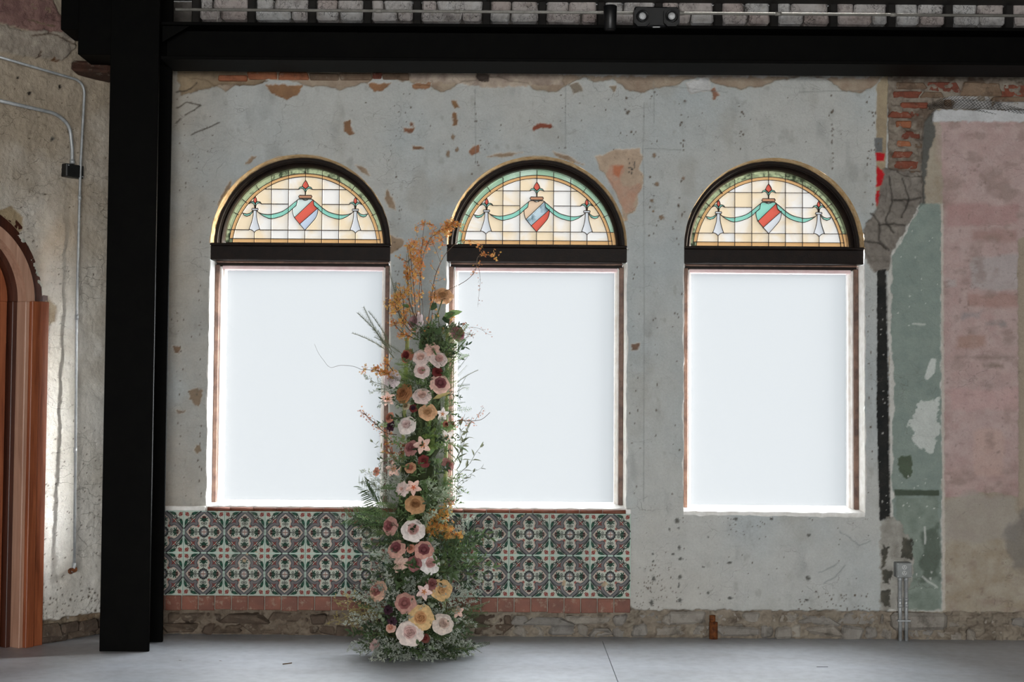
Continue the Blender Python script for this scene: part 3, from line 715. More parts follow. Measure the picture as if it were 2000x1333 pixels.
# shield, collar, lily
shield_l = smooth_line(q([(846, 622), (826, 642), (808, 660), (812, 704), (830, 748), (880, 809), (932, 868)]))
shield_r = mir(shield_l)
neck_l = q([(868, 562), (852, 578)])
shield = q([(868, 562)]) + neck_l[1:] + q([(850, 596)]) + shield_l + shield_r[::-1][1:] + mir(q([(850, 596)])) + mir(neck_l)[::-1]
lines += [shield_l, shield_r, q([(864, 562), (1000, 562)])]
band = q([(828, 745), (1004, 572), (1062, 645), (880, 809)])
lines += [q([(825, 748), (1008, 569)]), q([(876, 812), (1060, 646)])]
ring = q([(874, 524), (990, 524), (998, 538), (990, 553), (874, 553), (866, 538)])
lens = q([(896, 553), (968, 553), (955, 568), (932, 574), (909, 568)])
flame = q([(932, 377), (950, 402), (962, 428), (952, 450), (932, 462), (912, 450), (902, 428), (914, 402)])
leaf_l = q([(930, 524), (928, 492), (914, 464), (894, 455), (862, 467), (876, 446), (900, 438), (922, 452), (932, 470), (932, 524)])
leaf_r = mir(leaf_l)
lines += [ring + ring[:1], lens + lens[:1], flame + flame[:1], leaf_l + leaf_l[:1], leaf_r + leaf_r[:1], [(0, 619), (0, 618)]]

def pip(p, poly):
    x, y = p; ins = False; n = len(poly)
    for i in range(n):
        x1, y1 = poly[i]; x2, y2 = poly[(i + 1) % n]
        if (y1 > y) != (y2 > y) and x < x1 + (y - y1) / (y2 - y1) * (x2 - x1): ins = not ins
    return ins
OUTP = outer; 
vs, es = [], []
for ln in lines:
    for a, b in zip(ln[:-1], ln[1:]):
        if math.hypot(a[0] - b[0], a[1] - b[1]) < 0.5: continue
        es.append((len(vs), len(vs) + 1)); vs += [Vector(a), Vector(b)]
ov, oe, of, _, oe_src, _ = delaunay_2d_cdt(vs, es, [], 0, 0.6, True)
wallset = {tuple(sorted(e)) for e, s_ in zip(oe, oe_src) if len(s_)}
par = list(range(len(of)))
def find(i):
    while par[i] != i: par[i] = par[par[i]]; i = par[i]
    return i
edge_f = {}
for i, f in enumerate(of):
    for a, b in zip(f, f[1:] + f[:1]):
        edge_f.setdefault(tuple(sorted((a, b))), []).append(i)
for e, fs_ in edge_f.items():
    if len(fs_) == 2 and e not in wallset: par[find(fs_[0])] = find(fs_[1])
regions = {}
for i in range(len(of)): regions.setdefault(find(i), []).append(i)
def tri_c(f): return (sum(ov[i].x for i in f) / 3, sum(ov[i].y for i in f) / 3)
def tri_a(f):
    a, b, c = (ov[i] for i in f); return abs((b - a).cross(c - a)) / 2
pieces = []
for r, tl in regions.items():
    big = max(tl, key=lambda i: tri_a(of[i])); c = tri_c(of[big]); A = sum(tri_a(of[i]) for i in tl)
    if A < 60 or c[1] < 0: continue
    if math.hypot(c[0], c[1] + OD) > OR_ - 0.5: continue
    kind = None
    for po, k_ in polys:
        if pip(c, po): kind = k_
    if pip(c, ring): kind = 'g_collar'
    elif pip(c, lens): kind = 'g_mint'
    elif pip(c, flame): kind = 'g_red'
    elif pip(c, leaf_l) or pip(c, leaf_r): kind = 'g_teal'
    elif pip(c, shield) and kind != 'g_teal':
        kind = 'shield_band' if pip(c, band) else ('shield_top' if (c[1] - q([(828, 745)])[0][1]) > (c[0] - q([(828, 745)])[0][0]) * (173 / 175.) else 'shield_low')
    if kind is None:
        rb = math.hypot(c[0], c[1] + BD)
        if rb > BO: kind = 'rim'
        elif rb > BI - 1: kind = 'g_white' if c[1] < 40 else 'g_amber'
        elif c[1] < 40: kind = 'g_amber'
        else: kind = 'g_cream'
    # closed thin slab: coloured sheet in front, clear back and edges
    idx = {}; V_, F_, MI = [], [], []
    for i in tl:
        for v in of[i]:
            if v not in idx: idx[v] = len(idx)
    n = len(idx); pts = [None] * n
    for v, k in idx.items(): pts[k] = ov[v]
    V_ = [(p.x * SCL, 0.0, p.y * SCL) for p in pts] + [(p.x * SCL, 0.004, p.y * SCL) for p in pts]
    cnt = {}
    for i in tl:
        f = [idx[v] for v in of[i]]
        F_.append(tuple(f)); MI.append(0); F_.append(tuple(k + n for k in f[::-1])); MI.append(1)
        for a, b in zip(f, f[1:] + f[:1]): cnt[(a, b)] = 1
    for (a, b) in list(cnt):
        if (b, a) not in cnt: F_.append((b, a, a + n, b + n)); MI.append(1)
    me = bpy.data.meshes.new('glass_piece'); me.from_pydata(V_, [], F_)
    me.polygons.foreach_set('material_index', MI); me.update()
    me.materials.append(None); me.materials.append(M['edge'])
    pieces.append((me, kind))

def came_mesh():
    mb = MB(); hw = 0.0024
    for ln in lines:
        for a, b in zip(ln[:-1], ln[1:]):
            d = Vector((b[0] - a[0], b[1] - a[1])); l_ = d.length
            if l_ < .5: continue
            d /= l_; n = Vector((-d.y, d.x)); e = 2.0
            w_ = hw / SCL
            c = [Vector(a) - d * e + n * w_, Vector(a) - d * e - n * w_, Vector(b) + d * e - n * w_, Vector(b) + d * e + n * w_]
            mb.add([(p.x * SCL, -0.006, p.y * SCL) for p in c] + [(p.x * SCL, 0.008, p.y * SCL) for p in c],
                   [(0, 1, 2, 3), (7, 6, 5, 4), (0, 4, 5, 1), (1, 5, 6, 2), (2, 6, 7, 3), (3, 7, 4, 0)])
    me = mb.mesh('lead_came'); me.materials.append(M['lead']); return me
CAME = came_mesh()
SHIELDS = [dict(shield_top='g_mint', shield_band='g_red', shield_low='g_blue', rim='g_moss'),
           dict(shield_top='g_peach', shield_band='g_steel', shield_low='g_red', rim='g_green'),
           dict(shield_top='g_teal', shield_band='g_red', shield_low='g_white', rim='g_moss')]

def ring_profile(cx, prof, z0, nseg=48, wob=0.0):
    """sweep a closed (radius, y) profile around the half circle"""
    vs, fs = [], []; k = len(prof)
    for i in range(nseg + 1):
        a = math.pi * i / nseg
        for j, (r, y) in enumerate(prof):
            rr_ = r + (wob * (random.random() - .5) if wob else 0)
            vs.append((cx + rr_ * math.cos(a), y, z0 + rr_ * math.sin(a)))
    for i in range(nseg):
        for j in range(k):
            fs.append((i * k + j, i * k + (j + 1) % k, (i + 1) * k + (j + 1) % k, (i + 1) * k + j))
    fs += [tuple(range(k))[::-1], tuple(nseg * k + j for j in range(k))]
    return vs, fs

LABELS = ['arched window with pale, red and pale blue shield, nearest the black column',
          'arched window with peach, grey and red shield behind the flower pillar',
          'arched window with teal, red and white shield beside the green paint']
for k, cx in enumerate(WIN_X):
    zb = Z_SILL + (-0.012 if k == 2 else 0.0)
    root = empty('window_%d' % (k + 1), (cx, GD, zb)); prop(root, LABELS[k], 'window', kind='structure')
    A = WIN_A
    # plaster reveals (thick, rough)
    mb = MB()
    nz_ = 26
    for sx in (-1, 1):
        prev = None; vs, fs = [], []
        for i in range(nz_ + 1):
            z = zb + (Z_BAR0 - zb) * i / nz_
            o_ = random.uniform(-.004, .004)
            vs += [(cx + sx * (A + o_), -0.004 + random.uniform(-.003, .003), z), (cx + sx * (A - .012), 0.11, z), (cx + sx * (A - .012), 0.24, z), (cx + sx * (A + .14), 0.24, z), (cx + sx * (A + .14), 0.09, z)]
        for i in range(nz_):
            for j in range(5):
                f = (i * 5 + j, i * 5 + (j + 1) % 5, (i + 1) * 5 + (j + 1) % 5, (i + 1) * 5 + j); fs.append(f if sx > 0 else f[::-1])
        mb.add(vs, fs)
    mb.build('plaster_reveal', M['reveal'], root)
    mb = MB()
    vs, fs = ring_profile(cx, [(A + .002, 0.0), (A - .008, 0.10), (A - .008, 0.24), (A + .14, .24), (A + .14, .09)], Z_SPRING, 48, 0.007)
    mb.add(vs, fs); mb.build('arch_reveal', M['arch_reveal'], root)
    # arched frame: two moulded rings
    mb = MB(); vs, fs = ring_profile(cx, [(A - .008, .085), (A - .026, .085), (A - .032, .10), (A - .036, .10), (A - .036, .235), (A - .008, .235)], Z_SPRING, 56)
    mb.add(vs, fs); mb.build('arch_frame', M['brown'], root)
    mb = MB(); vs, fs = ring_profile(cx, [(A - .036, .125), (A - .048, .122), (A - .056, .135), (A - .062, .16), (A - .062, .222), (A - .036, .222)], Z_SPRING, 56)
    mb.add(vs, fs); mb.build('arch_moulding', M['brown'], root)
    # transom bar
    mb = MB().box(cx - A - .004, cx + A + .004, 0.008, 0.235, Z_BAR0 + .004, Z_SPRING - .012, b=.006)
    bar = mb.build('transom_bar', M['brown'], root)
    mb = MB().box(cx - A - .002, cx + A + .002, -0.004, 0.2, Z_SPRING - .014, Z_SPRING + .004, b=.005)
    mb.build('transom_lip', M['brown'], root)
    mb = MB().box(cx - A + .02, cx + A - .02, 0.10, 0.235, Z_BAR0 - .006, Z_BAR0 + .004, b=.002)
    mb.build('head_bead', M['brown_worn'], root)
    mb = MB().box(cx - A + .02, cx + A - .02, 0.12, 0.235, Z_BAR0 - .022, Z_BAR0 - .006, b=.002)
    mb.build('head_rail', M['brown'], root)
    mb = MB().box(cx - A + .05, cx + A - .05, 0.15, 0.235, Z_BAR0 - .046, Z_BAR0 - .022, b=.003)
    mb.build('head_stop', M['pink_stop'], root)
    # jambs and stops
    for sx in (-1, 1):
        x0 = cx + sx * (A - .012); x1 = cx + sx * (A - .040)
        MB().box(x0, x1, .105, .235, zb, Z_BAR0 - .02, b=.003).build('jamb', M['brown_worn'], root)
        MB().box(x1, cx + sx * (A - .052), .13, .235, zb, Z_BAR0 - .03, b=.002).build('stop_bead', M['stop'], root)
        MB().box(cx + sx * (A - .052), cx + sx * (A - .066), .165, .235, zb, Z_BAR0 - .04, b=.002).build('glazing_bead', M['stop'], root)
    # sill
    mb = MB(); nseg = 30; vs, fs = [], []
    for i in range(nseg + 1):
        x = cx - A + 2 * A * i / nseg; j_ = random.uniform(-.003, .003)
        dz = 0.0 if k < 2 else -.006 * i / nseg
        vs += [(x, -.006 + j_, zb - .012 + dz), (x, -.010 + j_, zb + .004 + dz + j_), (x, .09, zb + .016 + dz), (x, .235, zb + .026), (x, .235, zb - .06), (x, .02, zb - .06)]
    for i in range(nseg):
        for j in range(6): fs.append((i * 6 + j, (i + 1) * 6 + j, (i + 1) * 6 + (j + 1) % 6, i * 6 + (j + 1) % 6))
    fs += [tuple(range(6)), tuple(nseg * 6 + j for j in range(6))[::-1]]
    mb.add(vs, fs); mb.build('sill', M['reveal'], root)
    # frosted pane
    mb = MB(); x0, x1, z0, z1 = cx - A + .05, cx + A - .05, zb + .02, Z_BAR0 - .03
    vs = [(x0, GD, z0), (x1, GD, z0), (x1, GD, z1), (x0, GD, z1), (x0, GD + .006, z0), (x1, GD + .006, z0), (x1, GD + .006, z1), (x0, GD + .006, z1)]
    mb.add(vs, [(0, 1, 2, 3)], 0); mb.add(vs, [(7, 6, 5, 4), (0, 4, 5, 1), (1, 5, 6, 2), (2, 6, 7, 3), (3, 7, 4, 0)], 1)
    mb.build('frosted_pane', [M['frosted'], M['edge']], root)
    # stained glass fan light
    fan = bpy.data.objects.new('lead_came', CAME); COL.objects.link(fan); fan['kind'] = 'stuff'
    fan.location = (cx, GD, Z_SPRING + .027); place(fan, root)
    for me, kind in pieces:
        o = bpy.data.objects.new('glass_piece', me); COL.objects.link(o)
        o.location = (cx, GD, Z_SPRING + .027); place(o, root)
        o.material_slots[0].link = 'OBJECT'; o.material_slots[0].material = M[SHIELDS[k].get(kind, kind)]
# small fittings of the windows
# ------------------------------------------------------------------ tiled dado under the first two windows
def quarter(N):
    g = np.linspace(0, 1, N); Ug, Vg = np.meshgrid(g, g, indexing='ij')       # motif centre at (0,0)
    a, b = np.maximum(Ug, Vg), np.minimum(Ug, Vg)                              # the quarter repeats over its diagonal
    def seg(pts):
        d = np.full(a.shape, 9.0)
        for (x0, y0), (x1, y1) in zip(pts[:-1], pts[1:]):
            ex, ey = x1 - x0, y1 - y0; t = np.clip(((a - x0) * ex + (b - y0) * ey) / (ex * ex + ey * ey + 1e-9), 0, 1)
            d = np.minimum(d, np.hypot(a - x0 - ex * t, b - y0 - ey * t))
        return d
    def inp(pts): return poly_sd(a, b, pts)
    c = np.zeros((N, N, 3)); c[:] = lin((182, 188, 176))
    def put(d, w, colr, f=0.016):
        m = np.clip(0.5 - (d - w) / f, 0, 1)[..., None]; c[:] = c * (1 - m) + lin(colr) * m
    G_, DK, RD, GR, MINT, PK = (14, 54, 40), (16, 24, 24), (126, 40, 34), (96, 98, 102), (176, 200, 188), (196, 150, 140)
    band = smooth_line([(1.02, -.02), (.90, .12), (.78, .26), (.66, .36), (.55, .40), (.46, .39), (.40, .36), (.37, .37)], 5)
    d = seg(band)
    lobe = inp(band + [(.0, .0), (.3, -.3)])
    put(np.where(lobe < 0, np.abs(d - .125), 9), .014, PK)
    put(d, .09, DK); put(d, .062, GR); put(d, .018, (118, 110, 110), .02)
    # outer corner: scroll, leaf, mint line, red flower
    put(seg([(1, .0), (1, 1)]), .035, MINT)
    put(seg(smooth_line([(.985, .155), (.90, .27), (.78, .42), (.66, .52), (.63, .61), (.69, .67)], 5)), .026, DK)
    put(np.where(a > b, np.abs(np.hypot(a - .755, b - .60) - .055), 9), .02, DK)
    put(inp(smooth_line([(.955, .27), (.965, .40), (.94, .53), (.885, .62), (.82, .60), (.80, .52), (.835, .42), (.90, .34), (.955, .27)], 4)), .004, G_)
    put(inp([(.89, .40), (.915, .47), (.875, .55), (.855, .50)]), 0, (34, 92, 70))
    put(inp([(.76, .76), (.82, .72), (.84, .78), (.90, .74), (.91, .80), (.965, .80), (.93, .86), (.965, .965), (.9, .9)]), 0, RD)
    x_ = np.minimum(np.abs((a - .535) + (b - .535)), np.abs(a - b)) * .707
    put(np.maximum(x_, (np.hypot(a - .535, b - .535) - .095)), .024, RD)
    put(np.hypot(a - .535, b - .535), .02, DK)
    # lily in the lobe
    put(b, np.where((a > .25) & (a < .62), .020, -1), DK)
    put(np.where(a > .2, np.abs(np.hypot(a - .40, b - .085) - .045), 9), .016, DK)
    put(inp([(.47, -.1), (.48, .06), (.53, .09), (.50, .17), (.56, .20), (.585, .13), (.61, .13), (.63, .21), (.69, .19), (.66, .11), (.70, .06), (.70, -.1)]), 0, G_)
    put(inp([(.64, -.1), (.655, .09), (.72, .11), (.76, .05), (.80, -.1)]), 0, (60, 22, 20))
    put(inp([(.225, .225), (.30, .20), (.31, .255), (.36, .27), (.31, .31)]), 0, RD)
    rr = np.hypot(Ug, Vg); th = np.arctan2(Vg, Ug)
    put(rr, .26 + .02 * np.cos(th * 14), DK); put(rr, .19, GR); put(rr, .125, (190, 190, 182)); put(rr, .115 * (np.abs(np.cos(2 * th)) ** 3) + .012, (140, 48, 40))
    return c

def tile_mesh(rows, N=44):
    """square printed tile; its middle row is the meeting of two motifs (rows = 2), or a cut half tile (rows = 'top' / 'bottom')"""
    c = quarter(N)                                              # [u, v], motif centre at (0, 0)
    half_up = np.concatenate([c[::-1], c[1:]], 0)               # upper half of a motif, v upwards
    if rows == 'top': C = half_up
    elif rows == 'bottom': C = half_up[:, ::-1]
    else: C = np.concatenate([half_up, half_up[:, ::-1][:, 1:]], 1)   # upper half of one motif, then the lower half of the next one above
    nu, nv = C.shape[:2]
    X = np.linspace(-.5, .5, nu)[:, None] * np.ones((1, nv)); Zz = np.linspace(-.5, .5, nv)[None, :] * np.ones((nu, 1))
    F = np.stack([X * .990, np.full(X.shape, -.055), Zz * .990], -1).reshape(-1, 3)
    idx = np.arange(nu * nv).reshape(nu, nv)
    qf = np.stack([idx[:-1, :-1], idx[1:, :-1], idx[1:, 1:], idx[:-1, 1:]], -1).reshape(-1, 4).tolist()
    e = .4975
    base = [(-e, -.04, -e), (e, -.04, -e), (e, -.04, e), (-e, -.04, e), (-e, .04, -e), (e, .04, -e), (e, .04, e), (-e, .04, e)]
    n0 = nu * nv; V_ = F.tolist() + base
    cr = [idx[0, 0], idx[-1, 0], idx[-1, -1], idx[0, -1]]
    for k in range(4):
        k2 = (k + 1) % 4
        qf.append([n0 + k, n0 + k2, int(cr[k2]), int(cr[k])]); qf.append([n0 + 4 + k, n0 + 4 + k2, n0 + k2, n0 + k])
    qf.append([n0 + 7, n0 + 6, n0 + 5, n0 + 4])
    me = bpy.data.meshes.new('tile'); me.from_pydata(V_, [], [tuple(int(i) for i in f) for f in qf])
    at_ = me.attributes.new('Col', 'FLOAT_COLOR', 'POINT')
    c4 = np.ones((n0 + 8, 4), np.float32); c4[:n0, :3] = C.reshape(-1, 3); c4[n0:, :3] = lin((176, 176, 166)); at_.data.foreach_set('color', c4.ravel())
    me.update(); me.materials.append(M['tile']); return me
def tile_mat():
    t = NT('glazed_patterned_tile'); p = t.pos()
    a = t.node('ShaderNodeAttribute', attribute_name='Col').outputs['Color']
    k = t.math('ADD', t.math('MULTIPLY', t.rnd(), .2), .86)
    a = t.mix(1.0, a, t.node('ShaderNodeCombineColor', {0: k, 1: k, 2: k}).outputs[0], 'MULTIPLY')
    wear = t.ramp(t.noise(3.2, 6, .65, p), [(.56, (0, 0, 0, 1)), (.72, (1, 1, 1, 1))])
    chip = t.ramp(t.noise(16, 3, .5, p), [(.70, (0, 0, 0, 1)), (.72, (1, 1, 1, 1))])
    a = t.mix(t.math('MULTIPLY', wear, .3), a, L(128, 126, 120)); a = t.mix(t.math('MULTIPLY', chip, .8), a, L(176, 158, 128))
    return t.base(a, .55, 0, .18, t.bump(t.noise(60, 3, .5, p), .06, .003))
M['tile'] = tile_mat()
def terracotta(name, dust):
    t = NT(name); p = t.pos()
    c = t.ramp(t.noise(7, 5, .6, p), [(.3, L(104, 58, 44)), (.7, L(138, 82, 62))])
    k = t.math('ADD', t.math('MULTIPLY', t.rnd(), .3), .8)
    c = t.mix(1.0, c, t.node('ShaderNodeCombineColor', {0: k, 1: k, 2: k}).outputs[0], 'MULTIPLY')
    d = t.ramp(t.noise(24, 7, .72, p), [(.54, (0, 0, 0, 1)), (.68, (1, 1, 1, 1))])
    c = t.mix(t.math('MULTIPLY', d, dust), c, L(168, 152, 132))
    return t.base(c, .55, 0, .4, t.bump(d, .2, .004))
M['terra'] = terracotta('terracotta_tile', .62); M['terra_cap'] = terracotta('terracotta_bullnose', .12)
M['grout'] = speckle('pale_grout', L(146, 140, 130), L(164, 160, 150), 20, .8)
XR = at(1231.5, 1085).x; ZT = at(1000, 1002.5).z; ZB = at(1000, 1166.5).z; ZS = at(1000, 1196).z
TH = (ZT - ZB) / 4; TW = (at(1231.5, 1085).x - at(954 - 39.7 * 1, 1085).x) / 8
dado = empty('trim_1', (XR - 1.5, 0, ZS)); prop(dado, 'patterned tile dado with terracotta skirting and cap under the windows', 'tile dado', kind='structure')
NCOL = 24
X_L = XR - NCOL * TW
MB().box(X_L, XR - .002, -.010, .05, ZS + .004, ZT - .002).build('grout_bed', M['grout'], dado)
TILES = [tile_mesh('bottom'), tile_mesh(2), tile_mesh('top')]
for i in range(NCOL // 2):
    x = XR - (i + .5) * 2 * TW
    for me_t, z0, hh in ((TILES[0], ZB, TH), (TILES[1], ZB + TH, 2 * TH), (TILES[2], ZB + 3 * TH, TH)):
        o = bpy.data.objects.new('tile', me_t); COL.objects.link(o)
        o.location = (x + random.uniform(-.0006, .0006), -.010 + random.uniform(-.0012, .0006), z0 + hh / 2)
        o.scale = (2 * TW, .13, hh); place(o, dado)
sk = (XR - at(1231.5 - 32.8, 1180).x)
n_sk = int((XR - X_L) / sk)
for i in range(n_sk):
    x1 = XR - i * sk; x0 = x1 - sk
    zlo = ZS + random.uniform(-.004, .006); mb = MB()
    mb.box(x0 + .003, x1 - .003, -.022 + random.uniform(-.002, .002), .0, zlo, ZB - .006, b=.003)
    mb.build('skirting_tile', M['terra'], dado)
capw = XR - at(1231.5 - 45.0, 1000).x
x1 = at(1222, 998).x; zc0, zc1 = ZT, Z_SILL - .004
while x1 > at(405, 998).x + .02:
    x0 = max(x1 - capw, at(404, 998).x); mb = MB(); prof = []
    for k in range(7):
        an = math.pi * (k / 6 - .5); prof.append((-.016 - .014 * math.cos(an), (zc0 + zc1) / 2 + (zc1 - zc0) / 2 * math.sin(an)))
    prof += [(.02, zc1), (.02, zc0)]; n = len(prof)
    mb.add([(x0 + .002, y, z) for y, z in prof] + [(x1 - .002, y, z) for y, z in prof], [(i, (i + 1) % n, (i + 1) % n + n, i + n) for i in range(n)] + [tuple(range(n))[::-1], tuple(range(n, 2 * n))])
    mb.build('cap_tile', M['terra_cap'], dado, True); x1 = x0
for (pa, pb) in ((322, 403), (1222, 1232)):
    MB().box(at(pa, 998).x, at(pb, 998).x, -.022, .02, ZT, Z_SILL + .002, b=.004).build('plaster_cap', M['reveal'], dado)

# ------------------------------------------------------------------ bricks, stones
def brick_mat(name, c1, c2, c3, crack=0.0):
    t = NT(name); p = t.pos()
    c = t.ramp(t.noise(10, 5, .6, p), [(.3, c1), (.7, c2)])
    k = t.rnd(); c = t.mix(t.math('MULTIPLY', k, .6), c, c3)
    if crack:
        st = t.node('ShaderNodeVectorMath', {0: p, 1: (1.0, 1.0, .34)}, operation='MULTIPLY').outputs[0]
        v = t.node('ShaderNodeTexVoronoi', {'Vector': t.mix(.12, st, t.node('ShaderNodeTexNoise', {'Scale': 20, 'Vector': p}).outputs[1]), 'Scale': 26}, feature='DISTANCE_TO_EDGE').outputs[0]
        cr = t.ramp(v, [(.0, (1, 1, 1, 1)), (.05, (0, 0, 0, 1))])
        gate = t.ramp(t.noise(6, 3, .5, p), [(.42, (0, 0, 0, 1)), (.55, (1, 1, 1, 1))])
        c = t.mix(t.math('MULTIPLY', t.math('MULTIPLY', cr, gate), crack), c, L(24, 20, 18))
    soot = t.ramp(t.noise(11, 6, .7, p), [(.5, (0, 0, 0, 1)), (.66, (1, 1, 1, 1))])
    c = t.mix(t.math('MULTIPLY', soot, .5), c, L(52, 46, 40)); pale = t.ramp(t.noise(18, 6, .7, p), [(.58, (0, 0, 0, 1)), (.68, (1, 1, 1, 1))]); c = t.mix(t.math('MULTIPLY', pale, .45), c, L(168, 160, 146))
    return t.base(c, .8, 0, .25, t.bump(t.noise(38, 7, .7, p), .9, .012))
M['brick'] = brick_mat('bare_red_brick', L(128, 72, 56), L(152, 92, 72), L(104, 60, 52))
M['brick_tan'] = brick_mat('sooty_tan_brick', L(122, 100, 82), L(150, 130, 110), L(104, 84, 70))
M['brick_orange'] = brick_mat('orange_brick', L(158, 98, 70), L(176, 118, 86), L(146, 92, 68))
M['brick_dark'] = brick_mat('sooty_dark_brick', L(58, 36, 28), L(84, 56, 44), L(48, 34, 28))
M['brick_white'] = brick_mat('white_painted_brick', L(176, 174, 172), L(196, 196, 196), L(166, 160, 156))
M['brick_painted'] = brick_mat('flaking_painted_brick', L(172, 170, 168), L(206, 208, 208), L(172, 148, 140), .95)
M['stone'] = brick_mat('rubble_stone', L(142, 134, 124), L(176, 170, 160), L(130, 130, 130))
M['stone_dark'] = brick_mat('dark_rubble_stone', L(92, 78, 66), L(122, 108, 94), L(74, 62, 56))  # darker brown rubble, used towards the left and on the left wall

def lump(x0, x1, y0, y1, z0, z1, jit=.1, rnd_=.35):
    """rough block: a bevelled, jittered box, 44 triangles"""
    mb = MB(); b = min(x1 - x0, z1 - z0, y1 - y0) * rnd_ * .5
    mb.box(x0, x1, y0, y1, z0, z1, b=b)
    jx, jy, jz = (x1 - x0) * jit, (y1 - y0) * jit, (z1 - z0) * jit
    off = {}
    out = []
    for (x, y, z) in mb.v:
        kx, ky, kz = x > (x0 + x1) / 2, y > (y0 + y1) / 2, z > (z0 + z1) / 2
        if (kx, ky, kz) not in off: off[(kx, ky, kz)] = (random.uniform(-jx, jx), random.uniform(-jy, jy), random.uniform(-jz, jz))
        o = off[(kx, ky, kz)]; out.append((x + o[0], y + o[1], z + o[2]))
    mb.v = out; return mb
def brick_px(name, x0, x1, y0, y1, mat, Yf=-.004, Yb=.07, jit=.04, rnd_=.3, parent=None):
    a, b = at(x0, y1, 0), at(x1, y0, 0)
    o = lump(a.x, b.x, Yf, Yb, a.z, b.z, jit, rnd_).build(name, M[mat]); o.parent = parent or wall_back; return o
for r in [(1754, 1812, 159, 173, 'brick_tan'), (1814, 1877, 159, 179, 'brick'), (1879, 1958, 161, 186, 'brick_tan'), (1960, 2040, 163, 187, 'brick'), (1747, 1800, 177, 189, 'brick'), (1802, 1844, 178, 189, 'brick_tan'),
          (1763, 1813, 198, 210, 'brick'), (1739, 1780, 216, 229, 'brick'), (1782, 1796, 217, 226, 'brick'), (1753, 1783, 235, 249, 'brick_orange'), (1765, 1798, 255, 270, 'brick'), (1754, 1781, 274, 285, 'brick_orange'), (1783, 1803, 280, 288, 'brick_tan'),
          (1747, 1783, 294, 307, 'brick'), (1748, 1795, 312, 328, 'brick'), (1780, 1801, 333, 345, 'brick_tan'), (1774, 1789, 354, 366, 'brick'), (1861, 1940, 194, 213, 'brick_white'), (1942, 2020, 197, 213, 'brick_white'), (1846, 1860, 190, 206, 'brick_tan'),
          (1850, 1940, 186, 194, 'brick_white'), (1942, 2030, 188, 196, 'brick_tan')]:
    brick_px('brick', *r, Yf=random.uniform(.014, .024), jit=.1)
for r in [(426, 482, 147, 158, 'brick_orange'), (484, 542, 140, 155, 'brick_orange'), (543, 602, 141, 156, 'brick_orange'), (605, 660, 143, 156, 'brick_tan'), (662, 726, 143, 156, 'brick_tan'), (728, 746, 142, 155, 'brick'), (748, 800, 143, 156, 'brick_tan')]:
    brick_px('brick', *r, Yf=-.006, jit=.05)
for r in [(0, 60, 2, 28), (62, 104, 4, 30), (-50, -2, 4, 30), (-40, 30, 31, 52)]:
    pass
POSTS = [383, 492, 610, 718, 815, 950, 1059, 1174, 1286, 1402, 1511, 1627, 1740, 1852, 1970, 2082]
for k in range(len(POSTS) - 1):
    xa, xb_ = POSTS[k] + 9, POSTS[k + 1] - 9
    dy = 0.0075 * (xa - 1000)
    for (y0, y1, sp) in ((-46, -26, .4), (-23, -3, .62), (0, 21, .38), (25, 44, .55)):
        m_ = xa + (xb_ - xa) * (sp + random.uniform(-.15, .15))
        brick_px('brick', xa, m_ - 1.5, y0 + dy, y1 + dy, 'brick_painted', .0 if y0 < 20 else -.03, .08, .03, .3 if y0 < 20 else .4)
        brick_px('brick', m_ + 1.5, xb_, y0 + dy, y1 + dy, 'brick_painted', .0 if y0 < 20 else -.03, .08, .03, .3 if y0 < 20 else .4)
def stone_row(xs_, y0f, y1f, mat, depth=(-.012, .028)):
    x = xs_[0]
    while x < xs_[1]:
        w_ = random.choice((random.uniform(16, 34), random.uniform(30, 85)))
        y0 = y0f(x) + random.uniform(-1.5, 3); y1 = y1f(x) + random.uniform(-2, 1)
        brick_px('stone', x, min(x + w_, xs_[1]), y0, y1, mat if not callable(mat) else mat(x), random.uniform(*depth), .09, .2, .35)
        x += w_ + random.uniform(1, 5)
fl = lambda x: 1237 + .0075 * (x - 330)
sm = lambda x: 'stone_dark' if x < 960 + random.uniform(-80, 80) else 'stone'
stone_row((322, 1225), lambda x: 1201 + .002 * (x - 330), lambda x: fl(x) - 20, sm)
stone_row((322, 1225), lambda x: fl(x) - 18, lambda x: fl(x) + 3, sm)
stone_row((1236, 1386), lambda x: 1199, lambda x: 1221, sm, (-.002, .034)); stone_row((1236, 1386), lambda x: 1223, lambda x: fl(x) + 3, sm, (-.002, .034))
stone_row((1402, 1728), lambda x: 1199, lambda x: 1223, sm, (-.002, .034)); stone_row((1402, 1745), lambda x: 1225, lambda x: fl(x) + 3, sm, (-.002, .034))
stone_row((1775, 2080), lambda x: 1232, lambda x: fl(x) + 3, sm, (.0, .034)); stone_row((1854, 2080), lambda x: 1206, lambda x: 1229, sm, (.006, .036))
brick_px('stone', 1742, 1851, 1198, 1231, 'stone', -.03, .06, .04, .5)
